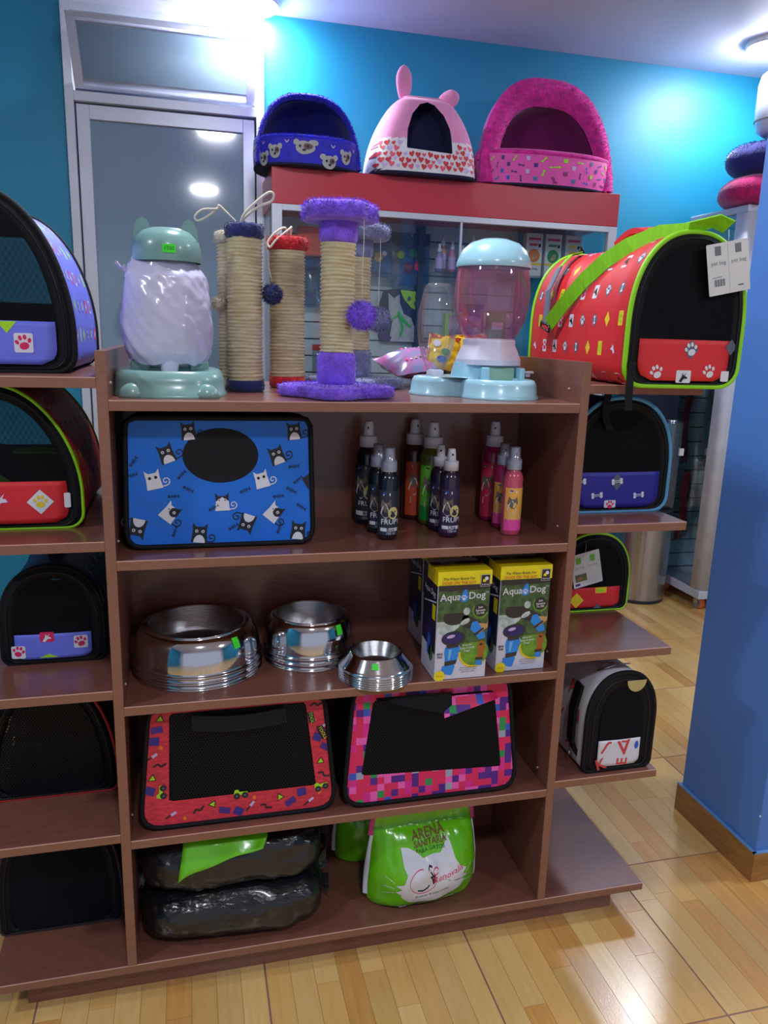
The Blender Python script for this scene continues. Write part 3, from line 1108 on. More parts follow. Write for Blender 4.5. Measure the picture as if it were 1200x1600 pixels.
def sred_front(d):
    d.poly(xf([(-0.5, 0), (0, -0.5), (0.5, 0), (0, 0.5)], -0.045, 0.034, 0.042), PY, 0)
    d.poly(rrect(0.025, 0.060, 0.034, 0.016, 0.002), PY, 0)
    d.poly(rrect(0.025, 0.060, 0.022, 0.009, 0.002), PL, 1)
    d.poly([(0.005, 0.010), (0.017, 0.024), (0.03, 0.010)], PG, 0)
sred = carrier('small red carrier with lime piping and hanging paper tag on right wing', (1.196, 0.262, ZT['e3']+0.001), 0.218, 0.214, 0.30, REDF, LIMEP, REDF, 0.068, rb=0.02, front_prints=sred_front, window=False)
def tag2(d):
    for u in (-0.02, 0.02):
        d.poly(rrect(u, 0.028, 0.014, 0.018, 0.0005), mat('tag_green_print', C(120, 200, 70), 0.6), 0)
        d.text('pet bag', u, 0.008, 0.009, mat('tag_pale_print', C(170, 190, 150), 0.6), 0)
    d.poly([(-0.035, -0.03), (-0.002, -0.03), (-0.002, -0.01), (-0.035, -0.01)], mat('tag_photo_olive', C(110, 116, 70), 0.6), 0)
    d.poly(ell(-0.022, -0.022, 0.009, 0.005, 10), mat('tag_photo_tan', C(170, 130, 90), 0.6), 1)
    d.poly(rrect(-0.03, -0.038, 0.014, 0.006, 0.0005), PPU, 0)
hang_tag(sred, -0.03, 0.125, 0.084, 0.092, R(13), -0.02, tag2)
def wht_front(d):
    LR = mat('letter_red', C(214, 66, 70), 0.6)
    d.text('J', -0.04, 0.066, 0.04, LR, 0, 2.6, 0.02)
    d.text('V', 0.012, 0.061, 0.055, LR, 0, 0.1, 0.02)
    d.line([(0.004, 0.08), (0.022, 0.079)], 0.005, LR)
    d.text('K', -0.048, 0.022, 0.04, LR, 0, 0.3, 0.02)
    d.text('E', 0.01, 0.026, 0.04, LR, 0, 1.5, 0.02)
    d.poly(ell(0.047, 0.066, 0.006, 0.011, 8), PB, 0)
wht = carrier('small white carrier with red letters and black straps on lower right wing', (1.170, 0.022, ZT['e4']+0.001), 0.182, 0.258, 0.30, WHITEF, BLACKF, WHITEF, 0.085, rb=0.02, h0=0.13, front_prints=wht_front, window=False, pipe_r=0.006, rimw=0.034, net=DARKF)
wm = SideMap(arch_side(0.182, 0.258, 0.02, 0.13), -1)
d_ = Decal(lambda u, v, off: wm(u, v, off+0.003))
LR = mat('letter_red', C(214, 66, 70), 0.6)
for ch, u, v, r_ in (('R', 0.07, 0.06, 0.3), ('K', 0.13, 0.12, 0.6), ('A', 0.09, 0.2, -0.4), ('X', 0.2, 0.18, 0.2), ('E', 0.22, 0.08, 0.0), ('K', 0.17, 0.25, 0.7), ('V', 0.04, 0.14, -0.5)):
    d_.text(ch, u, v, 0.05, LR, 0, r_, 0.01)
d_.build('print', wht)
sb = MB()
sb.strap([wm(0.045, 0.0, 0.006), wm(0.045, 0.08, 0.014), wm(0.05, 0.16, 0.012), wm(0.06, 0.22, 0.006)], 0.034, 0.008, (0.1, 1, 0), BLACKF)
sb.strap([(-0.02, 0.09, 0.252), (-0.01, 0.12, 0.275), (0.0, 0.17, 0.285), (0.0, 0.22, 0.272), (0, 0.25, 0.255)], 0.034, 0.006, (1, 0, 0), BLACKF)
sb.build('shoulder_strap', wht)
ck = MB()
ck.tube([(-0.045, 0.05, 0.245), (-0.03, 0.03, 0.262), (-0.01, 0.03, 0.266), (0.0, 0.05, 0.262), (-0.02, 0.06, 0.258)], 0.0022, CHROME, 6, True)
ck.tube([(0.0, 0.05, 0.258), (0.03, 0.04, 0.262), (0.05, 0.06, 0.252)], 0.0018, CHROME, 6)
ck.tube([wm(0.05, 0.03, 0.014), wm(0.042, 0.05, 0.016)], 0.003, CHROME, 6)
ck.build('clip', wht)
gp = MB()
gp.add([flatp for flatp in [(x, -0.008, z) for x, z in ell(0.03, 0.240, 0.026, 0.030, 14, 0, PI, 2*PI)]], [tuple(range(15))], mat('gold_mesh_patch', C(196, 180, 120), 0.5, bump=(400, 0.5)))
gp.build('gold_patch', wht)

# ------------------------------------------------------------------ soft carriers lying sideways in the compartments
def soft_bag(label, loc, outer, hole, depth, lean, face, netm, shrink=0.94, pipe=BLACKF, bulge=0.006):
    """outer, hole: outlines in x,z of the long side; the body runs back to a smaller rear side"""
    t = thing('pet_carrier', label, 'pet carrier', loc)
    zc = max(p_[1] for p_ in outer)
    xc = sum(p_[0] for p_ in outer)/len(outer)
    lp = resample(outer, 72)
    def fy(x, z):
        return lean*z
    body = MB()
    vs_ = []
    ks = [(0, 1.0), (0.25, 1.012), (0.6, 1.0), (1.0, shrink)]
    for q, s_ in ks:
        for x, z in lp:
            vs_.append((xc+(x-xc)*s_, fy(x, z)+depth*q+0.001, z*(1 if z < 0.03 else s_**0.5)))
    n = len(lp)
    fs = [(k*n+i, (k+1)*n+i, (k+1)*n+(i+1) % n, k*n+(i+1) % n) for k in range(len(ks)-1) for i in range(n)]
    fs.append(tuple((len(ks)-1)*n+i for i in range(n)))
    body.add(vs_, fs, BLACKF)
    body.build('body', t)
    fc = MB()
    annulus(fc, outer, hole, lambda x, z: (x, fy(x, z)-0.001-0.0, z), face, 4, 96)
    fc.build('face_panel', t)
    nt_ = MB()
    disc_fill(nt_, hole, lambda x, z: (x, fy(x, z)-0.0005, z), netm, 5, 96)
    nt_.build('net_window', t)
    ins = MB()
    disc_fill(ins, [(x*1.0, z) for x, z in hole], lambda x, z: (x, fy(x, z)+0.02, z), DARKF, 3, 64)
    ins.build('lining', t)
    pp = MB()
    pp.tube([(x, fy(x, z)-0.001, z) for x, z in lp], 0.0055, pipe, 8, True)
    pp.build('piping', t)
    def fn(u, v, off):
        return (u, fy(u, v)-0.0012-off, v)
    return t, fn

# bright blue carrier with cats
CATB = mat('bright_blue_canvas', C(0, 112, 226), 0.42, bump=(220, 0.12))
out = rpoly([(-0.190, 0.004), (0.190, 0.004), (0.184, 0.266), (-0.184, 0.266)], [0.032, 0.032, 0.02, 0.02], 6)
hole = ell(0.0, 0.190, 0.076, 0.056, 40)
cb, fn = soft_bag('bright blue carrier printed with cats, oval black net window', (0.224, 0.075, ZT['m2']+0.001), out, hole, 0.19, 0.06, CATB, mat('dense_black_net', C(14, 16, 26), 0.8, bump=(500, 0.4)))
d = Decal(fn)
def cat_fig(u, v, s, rot, kind):
    body_c = {'b': PK, 'w': PW, 's': PW, 'm': PW}[kind]
    bodyp = [(-0.42, -0.5), (0.42, -0.5), (0.36, 0.1), (0.38, 0.55), (0.2, 0.36), (-0.2, 0.36), (-0.38, 0.55), (-0.36, 0.1)]
    d.poly(xf(bodyp, u, v, s, rot), body_c, 1)
    q = [(0.42, -0.42)]
    for i in range(16):
        a = -PI/2+i*0.5
        r_ = 0.24*(1-i/18)
        q.append((0.62+r_*math.cos(a), -0.18+r_*math.sin(a)))
    tl = PK if kind in 'bs' else PW
    d.line(xf(q, u, v, s, rot), s*0.06, tl, 1)
    if kind == 'b':
        d.poly(xf(ell(0, -0.5, 0.3, 0.42, 14, 0, 0, PI), u, v, s, rot), PW, 2)
    if kind == 'm':
        d.poly(xf([(-0.36, 0.05), (0, 0.3), (0.36, 0.05), (0.38, 0.55), (0.2, 0.36), (-0.2, 0.36), (-0.38, 0.55)], u, v, s, rot), PK, 2)
    if kind == 's':
        d.poly(xf(ell(0.15, 0.12, 0.26, 0.26, 12), u, v, s, rot), PK, 2)
        d.poly(xf([(0.15, 0.34), (0.38, 0.2), (0.38, 0.55)], u, v, s, rot), PK, 2)
    for ex in (-0.16, 0.16):
        d.poly(xf(ell(ex, 0.12, 0.085, 0.085, 9), u, v, s, rot), PW if kind != 'w' else PK, 3)
        d.poly(xf(ell(ex, 0.12, 0.04, 0.04, 7), u, v, s, rot), PK if kind != 'w' else PK, 4)
def fish(u, v, s, rot):
    c_ = mat('print_fish_navy', C(16, 56, 104), 0.6)
    d.line(xf([(-0.5, 0), (0.5, 0)], u, v, s, rot), s*0.09, c_, 1)
    for x in (-0.18, 0.02, 0.2):
        d.line(xf([(x, -0.22), (x, 0.22)], u, v, s, rot), s*0.08, c_, 1)
    d.poly(xf([(0.35, 0), (0.6, 0.26), (0.6, -0.26)], u, v, s, rot), c_, 1)
    d.poly(xf(ell(-0.5, 0, 0.17, 0.19, 9), u, v, s, rot), c_, 1)
# positions measured across the long side (u from -0.19 to 0.19)
for px_, py_, s_, r_, k_ in ((-0.107, 0.195, 0.036, 0.35, 'b'), (0.114, 0.190, 0.036, 0.35, 'b'), (-0.134, 0.142, 0.036, 0.2, 'w'), (0.082, 0.140, 0.034, 0.25, 'w'), (0.001, 0.094, 0.034, 0.03, 'm'),
                          (-0.103, 0.075, 0.036, -0.7, 's'), (0.107, 0.070, 0.036, -0.7, 's'), (-0.168, 0.044, 0.038, 2.9, 'b'), (-0.046, 0.030, 0.037, -0.1, 'b'), (0.050, 0.048, 0.037, 2.8, 'b'), (0.158, 0.030, 0.037, -0.1, 'b'), (-0.063, 0.240, 0.034, 0.1, 'b'), (0.150, 0.240, 0.034, 0.1, 'b')):
    cat_fig(px_, py_, s_*1.05, r_, k_)
for px_, py_, r_ in ((-0.17, 0.18, 1.0), (-0.095, 0.108, 0.05), (-0.066, 0.122, -0.5), (-0.078, 0.152, 0.8), (-0.016, 0.083, 0.5), (-0.095, 0.036, 1.2), (0.023, 0.042, 0.5), (0.048, 0.118, 0.4), (0.117, 0.104, 0.1), (0.144, 0.116, -0.5), (0.150, 0.166, 0.1), (0.118, 0.036, 1.2), (0.165, 0.08, -0.6), (-0.174, 0.152, 0.3), (0.158, 0.138, 0.7)):
    fish(px_, py_, 0.018, r_)
d.poly(rpoly([(0.181, 0.115), (0.181, 0.15), (0.166, 0.14)], 0.0), PK, 1)
d.build('print', cb)
hb = MB()
hb.tube([(-0.10+0.2*q, 0.06+0.0*q, 0.266+0.012*math.sin(PI*q)) for q in [i/10 for i in range(11)]], 0.006, BLACKF, 8)
hb.build('handle', cb)

# red carrier with tools and trucks
TOOLR = mat('red_brick_print', C(224, 54, 74), 0.55, var=(60, 0.25, C(192, 42, 60)), stretch=(1, 1, 3))
out = rpoly([(-0.213, 0.004), (0.213, 0.004), (0.188, 0.268), (-0.188, 0.268)], [0.042, 0.042, 0.02, 0.02], 7)
hole = rpoly([(-0.152, 0.062), (0.168, 0.062), (0.146, 0.258), (-0.146, 0.258)], 0.003, 2)
tb, fn = soft_bag('red carrier printed with tools and trucks around black net', (0.251, 0.028, ZT['m4']+0.001), out, hole, 0.22, 0.10, TOOLR, NETHEX)
d = Decal(fn)
rr_ = random.Random(11)
spots = [(-0.178, 0.20), (-0.185, 0.165), (-0.165, 0.185), (-0.168, 0.145), (-0.185, 0.12), (-0.172, 0.225), (-0.19, 0.09), (-0.15, 0.03), (-0.12, 0.02), (-0.09, 0.035), (-0.06, 0.047), (-0.035, 0.028), (-0.005, 0.022), (0.02, 0.03), (0.03, 0.05), (0.055, 0.025), (0.085, 0.045), (0.11, 0.03), (0.135, 0.05), (0.15, 0.025), (0.175, 0.045), (0.185, 0.085), (0.178, 0.12), (0.19, 0.15), (0.172, 0.175), (0.182, 0.2), (0.165, 0.215), (0.17, 0.25), (-0.165, 0.25)]
for i, (u, v) in enumerate(spots):
    k = i % 6
    a = rr_.uniform(-0.6, 0.6)
    if k == 0:
        d.poly(xf(rrect(0, 0, 1, 0.9, 0.05), u, v, 0.020, a), mat('print_indigo', C(58, 44, 140), 0.6), 1)
    elif k == 1:
        d.line(xf([(-0.5, 0), (0.1, 0)], u, v, 0.026, a+0.5), 0.003, INK, 1)
        d.line(xf([(0.05, 0), (0.55, 0)], u, v, 0.026, a+0.5), 0.006, PLIL, 2)
    elif k == 2:
        d.poly(xf(ell(0, 0, 0.42, 0.5, 8), u, v, 0.010, a), PO, 1)
    elif k == 3:
        d.line(xf([(-0.6, -0.1), (-0.2, 0.2), (0.1, -0.1), (0.6, 0.2)], u, v, 0.022, a), 0.004, INK, 1)
    elif k == 4:
        d.poly(xf([(-0.5, -0.4), (0.5, -0.4), (0.1, 0.5)], u, v, 0.018, a), INK, 1)
        d.poly(xf([(-0.35, -0.3), (0.35, -0.3), (0.08, 0.3)], u, v, 0.018, a), PL, 2)
    else:
        d.poly(xf(rrect(0, 0, 1.2, 0.7, 0.05), u, v, 0.020, a), PPU, 1)
for u, v, a in ((-0.163, 0.085, PI/2), (0.0, 0.058, 0.05), (0.18, 0.055, 0.3)):
    d.poly(xf([(-1.0, 0.1), (1.1, 0.1), (1.0, 0.5), (-0.1, 0.6), (-0.3, 0.95), (-0.8, 0.95)], u, v, 0.015, a), PL, 2)
    for c_ in (-0.5, 0.6):
        d.poly(xf(ell(c_, 0, 0.45, 0.45, 10), u, v, 0.016, a), INK, 3)
        d.poly(xf(ell(c_, 0, 0.16, 0.16, 7), u, v, 0.016, a), PG, 4)
d.poly(xf(rrect(0, 0, 1, 0.5, 0.05), 0.183, 0.185, 0.030, -1.1), PK, 3)
d.text('TOOLS', 0.183, 0.185, 0.010, PY, 4, -1.1, 0.01)
d.poly(xf(rrect(0, 0, 1, 0.5, 0.05), 0.158, 0.222, 0.026, -1.35), PK, 3)
d.text('TOOL', 0.158, 0.222, 0.010, PL, 4, -1.35, 0.01)
d.build('print', tb)
fl_ = MB()
fl_.grid(lambda u, v: (-0.1+0.2*u, -0.010+0.012*v+0.004*math.sin(PI*u), 0.232+0.03*v-0.012*math.sin(PI*u)), 12, 4, BLACKF)
fl_.build('top_flap', tb)

# pink check carrier
chk = bpy.data.materials.new('pink_check_print')
chk.use_nodes = True
nt = chk.node_tree
b = nt.nodes['Principled BSDF']
b.inputs['Roughness'].default_value = 0.5
tc = nt.nodes.new('ShaderNodeTexCoord')
sc = nt.nodes.new('ShaderNodeVectorMath')
sc.operation = 'SCALE'
sc.inputs['Scale'].default_value = 1/0.0165
nt.links.new(tc.outputs['Object'], sc.inputs[0])
sp = nt.nodes.new('ShaderNodeSeparateXYZ')
nt.links.new(sc.outputs[0], sp.inputs[0])
cm = nt.nodes.new('ShaderNodeCombineXYZ')
for k_, ax in enumerate('XZ'):
    fo = nt.nodes.new('ShaderNodeMath')
    fo.operation = 'FLOOR'
    nt.links.new(sp.outputs[ax], fo.inputs[0])
    nt.links.new(fo.outputs[0], cm.inputs[k_])
wn = nt.nodes.new('ShaderNodeTexWhiteNoise')
nt.links.new(cm.outputs[0], wn.inputs[0])
rp = nt.nodes.new('ShaderNodeValToRGB')
rp.color_ramp.interpolation = 'CONSTANT'
cols = [(0, C(226, 36, 96)), (0.42, C(244, 96, 190)), (0.56, C(84, 28, 140)), (0.74, C(224, 40, 150)), (0.85, C(40, 150, 80)), (0.91, C(60, 90, 200)), (0.95, C(160, 170, 190))]
el = rp.color_ramp.elements
el[0].position, el[0].color = cols[0]
el[1].position, el[1].color = cols[1]
for p_, c_ in cols[2:]:
    e_ = el.new(p_)
    e_.color = c_
nt.links.new(wn.outputs['Value'], rp.inputs[0])
nt.links.new(rp.outputs[0], b.inputs['Base Color'])
out = rpoly([(-0.212, 0.004), (0.212, 0.004), (0.188, 0.272), (-0.188, 0.272)], [0.046, 0.046, 0.02, 0.02], 7)
hole = rpoly([(-0.170, 0.075), (0.172, 0.060), (0.150, 0.250), (-0.142, 0.25)], 0.004, 2)
pk, fn = soft_bag('pink checkered carrier around black net with folded flap', (0.692, 0.022, ZT['m4']+0.001), out, hole, 0.22, 0.10, chk, NETHEX)
fl_ = MB()
fl_.grid(lambda u, v: (0.02+0.13*u, -0.004+0.018*v, 0.205+0.045*v*(1)+0.038*u*(1-v)), 8, 4, chk)
fl_.grid(lambda u, v: (-0.14+0.18*u, 0.0+0.012*v, 0.262-0.055*u*(1-v)), 8, 4, BLACKF)
fl_.build('top_flap', pk)

# ------------------------------------------------------------------ spray bottles
CAPW = mat('white_cap_plastic', C(214, 212, 226), 0.4)
CAPC = glassy('clear_overcap', (0.86, 0.88, 0.95), 0.10, 0.08, C(190, 194, 214), 0.34)
def spray(label, loc, r, h, rotz, liquid, label_col, kind, clear_cap=False, lower=None):
    t = thing('spray_bottle', label, 'spray bottle', loc, rotz, 'spray bottles on the upper shelf')
    hb_ = h*0.70
    prof = [(0, 0.0), (r*0.85, 0.0), (r, 0.004), (r, hb_-0.008), (r*0.95, hb_-0.002), (r*0.78, hb_+0.006), (r*0.6, hb_+0.010), (r*0.6, hb_+0.016)]
    MB().lathe(prof, liquid, 28).build('bottle', t)
    cz = hb_+0.012
    rc = r*0.74
    MB().lathe([(rc*0.6, cz), (rc, cz), (rc, cz+h*0.10), (rc*0.96, cz+h*0.104), (rc*0.5, cz+h*0.106)], CAPW, 24).build('screw_collar', t)
    nz = MB()
    nz.lathe([(rc*0.62, cz+h*0.10), (rc*0.58, cz+h*0.18), (rc*0.5, cz+h*0.235), (rc*0.46, cz+h*0.242), (0, cz+h*0.244)], CAPW, 20)
    nz.lathe([(0.0025, -0.004), (0.0025, 0.0), (0, 0.0)], INK, 8, (0, -rc*0.5, cz+h*0.19))
    nz.build('pump_head', t)
    if clear_cap:
        MB().lathe([(rc*1.08, cz+0.002), (rc*1.06, cz+h*0.11), (rc*0.80, cz+h*0.14), (rc*0.72, cz+h*0.255), (0, cz+h*0.258)], CAPC, 24).build('overcap', t)
    def fn(u, v, off):
        a = u/r-PI/2
        return ((r+off)*math.cos(a), (r+off)*math.sin(a), v)
    d = Decal(fn, 0.0004, 0.0003)
    z0, z1 = 0.012, hb_-0.028
    hw_ = r*1.25
    nseg = 16
    def patch(ua, ub, va, vb, mt, layer):
        off = d.base+d.step*layer
        d.mb.grid(lambda a, b_: fn(ua+(ub-ua)*a, va+(vb-va)*b_, off), nseg, 1, mt)
    patch(-hw_, hw_, z0, z1, label_col, 0)
    if lower:
        patch(-hw_, hw_, z0, z0+(z1-z0)*0.26, lower, 1)
    # small flag, collie head and pale dog, lettering
    d.poly(rrect(-r*0.35, z1-0.008, r*0.7, 0.006, 0.0003), PW, 2)
    d.poly(rrect(-r*0.55, z1-0.0065, r*0.3, 0.003, 0.0002), PB if kind != 'green' else PK, 3)
    cv = z0+(z1-z0)*0.62
    s_ = r*1.5
    d.poly(xf([(-0.4, 0.05), (-0.3, 0.55), (-0.12, 0.36), (0.08, 0.36), (0.25, 0.55), (0.33, 0.05), (0.1, -0.3), (-0.1, -0.3)], -r*0.35, cv, s_), mat('print_dog_dark', C(112, 98, 88), 0.6), 2)
    d.poly(xf([(-0.3, 0.0), (-0.05, 0.3), (0.1, 0.0), (0.25, -0.5), (-0.05, -0.75), (-0.4, -0.4)], -r*0.35, cv, s_), mat('print_dog_white', C(206, 204, 200), 0.6), 3)
    if kind in ('dark', 'dark2'):
        d.poly(xf(ell(0.28, -0.35, 0.34, 0.42, 12), -r*0.1, cv, s_), mat('print_dog_cream', C(216, 206, 130), 0.6), 4)
        for ex in (0.18, 0.4):
            d.poly(xf(ell(ex, -0.25, 0.05, 0.06, 7), -r*0.1, cv, s_), PK, 5)
        d.text('FRUPY', r*0.15, z0+(z1-z0)*0.30, 0.016, PW, 2, 0, 0.015)
        d.line([(-r*0.85, z0+(z1-z0)*0.235), (r*0.8, z0+(z1-z0)*0.235)], 0.0018, PG, 2)
        d.line([(-r*0.8, z0+(z1-z0)*0.20), (r*0.7, z0+(z1-z0)*0.20)], 0.0014, PG, 2)
        patch(-r*0.95, r*0.95, z0+(z1-z0)*0.085, z0+(z1-z0)*0.165, PW, 2)
        d.text('Uva' if kind == 'dark' else 'Bon', r*0.1, z0+(z1-z0)*0.125, 0.011, PK, 3, 0, 0.02)
        d.text('150 ml', r*0.15, z0+(z1-z0)*0.04, 0.008, PW, 2)
    else:
        d.poly(xf([(0.3, 0.5), (0.6, 0.2), (0.45, -0.1), (0.55, -0.6), (0.3, -0.5)], 0.0, cv, s_), mat('print_dog_yellow', C(226, 196, 60), 0.6), 2)
        d.poly(rrect(-r*0.2, z0+(z1-z0)*0.30, r*1.1, 0.016, 0.001), mat('print_pale_block', C(206, 180, 196), 0.6), 2)
    d.build('label_print', t)
    return t
LQD = mat('dark_bottle_plastic', C(26, 28, 42), 0.2, coat=0.3)
LQP = mat('purple_bottle_plastic', C(44, 26, 54), 0.2, coat=0.3)
LQG = mat('olive_bottle_plastic', C(96, 104, 40), 0.2, coat=0.3)
LQM = mat('magenta_bottle_plastic', C(170, 36, 96), 0.2, coat=0.3)
LQK = mat('pink_bottle_plastic', C(206, 84, 110), 0.2, coat=0.3)
LQO = mat('rust_bottle_plastic', C(70, 30, 34), 0.2, coat=0.3)
LBD = mat('label_charcoal', C(44, 50, 66), 0.5)
LBP = mat('label_plum', C(66, 36, 86), 0.5, var=(9, 0.3, C(40, 32, 60)))
LBG = mat('label_green', C(130, 200, 40), 0.5, var=(7, 0.3, C(70, 180, 60)))
LBM = mat('label_magenta', C(224, 50, 96), 0.5)
LBO = mat('label_peach', C(240, 150, 90), 0.5, var=(8, 0.2, C(240, 186, 80)))
LBR = mat('label_orange_red', C(206, 76, 40), 0.5)
ZB = ZT['m2']+0.0005
small_h, tall_h = 0.199, 0.246
spray('small charcoal spray bottle with clear cap, front of the left trio', (0.583, 0.097, ZB), 0.0222, small_h, R(-2), LQD, LBD, 'dark2', True)
spray('small charcoal spray bottle with clear cap, middle of the left trio', (0.574, 0.160, ZB), 0.0222, small_h, R(-4), LQD, LBD, 'dark2', True)
spray('tall black spray bottle behind two small charcoal ones', (0.570, 0.245, ZB), 0.0285, tall_h, R(-20), LQD, LBD, 'dark2')
spray('small plum spray bottle with white cap and Uva label, foremost', (0.726, 0.098, ZB), 0.0222, small_h, R(-4), LQP, LBP, 'dark')
spray('small plum spray bottle half hidden behind its foremost twin', (0.721, 0.158, ZB), 0.0222, small_h, R(-20), LQP, LBP, 'dark')
spray('tall spray bottle with bright green label', (0.722, 0.222, ZB), 0.0305, tall_h, R(-5), LQG, LBG, 'green', False, mat('label_deep_green', C(30, 150, 60), 0.5))
spray('tall dark spray bottle with orange label behind the green one', (0.694, 0.281, ZB), 0.0285, tall_h, R(15), LQO, LBR, 'orange')
spray('small pink spray bottle with peach label, front of the right trio', (0.877, 0.098, ZB), 0.0222, small_h, R(5), LQK, LBO, 'peach', True, mat('label_hot_pink', C(250, 80, 170), 0.5))
spray('small pink spray bottle, middle of the right trio', (0.880, 0.162, ZB), 0.0222, small_h, R(-10), LQM, LBO, 'peach', True, mat('label_hot_pink', C(250, 80, 170), 0.5))
spray('tall magenta spray bottle behind two small pink ones', (0.885, 0.240, ZB), 0.0285, tall_h, R(-25), LQM, LBM, 'magenta')

# ------------------------------------------------------------------ steel bowls
STEEL = mat('polished_steel', C(206, 208, 214), 0.10, 1.0, var=(4, 0.04, None))
STEELB = mat('brushed_steel_well', C(190, 192, 198), 0.26, 1.0, bump=(30, 0.15), stretch=(1, 1, 30))
def bowl_proto(r, rim, h, name):
    size_cone = name == 'small'
    k = [(rim*0.0, h*0.20), (rim*0.80, h*0.20), (rim*0.87, h*0.26), (rim*0.945, h*0.96), (rim*0.975, h*1.0)]
    sk = [(rim*0.975, h*1.0), (rim*1.03, h*0.985)]
    for i in range(9):
        a = i/8
        sk.append((rim*1.03+(r*0.965-rim*1.03)*math.sin(a*PI/2)**0.85, h*0.985-(h*0.985-h*0.13)*(1-math.cos(a*PI/2))**0.9))
    if size_cone:
        sk = [(rim*0.975, h*1.0), (rim*1.03, h*0.985), (rim*1.06, h*0.93), (r*0.90, h*0.34), (r*0.93, h*0.26), (r*0.965, h*0.2), (r*0.965, h*0.12)]
        k = [(0, h*0.12), (rim*0.70, h*0.12), (rim*0.76, h*0.2), (rim*0.945, h*0.96), (rim*0.975, h*1.0)]
    sk += [(r*0.965, h*0.08), (r*0.985, h*0.055), (r, h*0.04), (r, 0.0), (r*0.98, 0.0)]
    return k, sk
def bowl_stack(x, y, z, r, rim, h, n, off, size, sticker):
    k, sk = bowl_proto(r, rim, h, size)
    proto = None
    for i in range(n):
        if i == n-1:
            lb_ = f'{size} shiny steel pet bowl, topmost of its stack'
        elif i == 0:
            lb_ = f'{size} steel pet bowl, bottom of its stack'
        elif n == 3:
            lb_ = f'{size} steel pet bowl, middle of its stack'
        else:
            lb_ = f'{size} steel pet bowl, number {["", "two", "three", "four"][i]} up in its stack'
        if proto is None:
            t = thing('pet_bowl', lb_, 'pet bowl', (x, y, z+i*off), 0, f'{size} steel bowls')
            MB().lathe(k, STEELB, 56).build('well', t)
            MB().lathe(sk, STEEL, 64).build('skirt', t)
            proto = t
        else:
            t = copy_tree(proto)
            t.location = (x, y, z+i*off)
            t['label'] = lb_
    a = R(sticker)
    st = MB()
    p0 = None
    for da in (-1, 1):
        pass
    pr_ = [(q[0], q[1]) for q in sk]
    j = 6
    def sfn(u, v):
        t_ = (2.15+v*0.5) if size == 'small' else 4+v*2.6
        jj = int(t_)
        f_ = t_-jj
        rr = pr_[jj][0]*(1-f_)+pr_[jj+1][0]*f_+0.0012
        zz = pr_[jj][1]*(1-f_)+pr_[jj+1][1]*f_+0.0006
        an = a+(u-0.5)*0.018/r
        return (rr*math.cos(an), rr*math.sin(an), zz)
    st.grid(sfn, 5, 4, STICK)
    st.build('price_sticker', t)
bowl_stack(0.168, 0.188, ZT['m3'], 0.146, 0.108, 0.080, 3, 0.0135, 'large', -52)
bowl_stack(0.427, 0.200, ZT['m3'], 0.108, 0.081, 0.080, 3, 0.0135, 'medium', -55)
bowl_stack(0.556, 0.058, ZT['m3'], 0.084, 0.056, 0.038, 5, 0.0055, 'small', -105)

# ------------------------------------------------------------------ boxed dog water bottles
BW, BH, BD = 0.121, 0.252, 0.10
BOXW = mat('box_card_white', C(214, 216, 236), 0.35, coat=0.3)
BOXK = mat('box_print_charcoal', C(40, 40, 46), 0.35, coat=0.3)
BOXN = mat('box_print_navy', C(20, 28, 66), 0.35, coat=0.3)
BOXY = mat('box_print_yellow', C(246, 226, 20), 0.35, coat=0.3)
BOXB = mat('box_print_blue', C(24, 140, 240), 0.35, coat=0.3)
GRASS = mat('box_print_grass', C(84, 116, 66), 0.4, var=(60, 0.4, C(50, 74, 48)))
GRASS2 = mat('box_print_lawn', C(120, 170, 50), 0.4, var=(50, 0.3, C(90, 140, 40)))
SKIN = mat('box_print_hand', C(200, 160, 100), 0.4)
DOGW = mat('box_print_dog_pale', C(206, 218, 214), 0.4, var=(60, 0.3, C(150, 168, 166)))
DOGB = mat('box_print_dog_brown', C(170, 96, 40), 0.4)
BOWLP = mat('box_print_bowl', C(48, 40, 120), 0.4, var=(50, 0.4, C(30, 28, 70)))
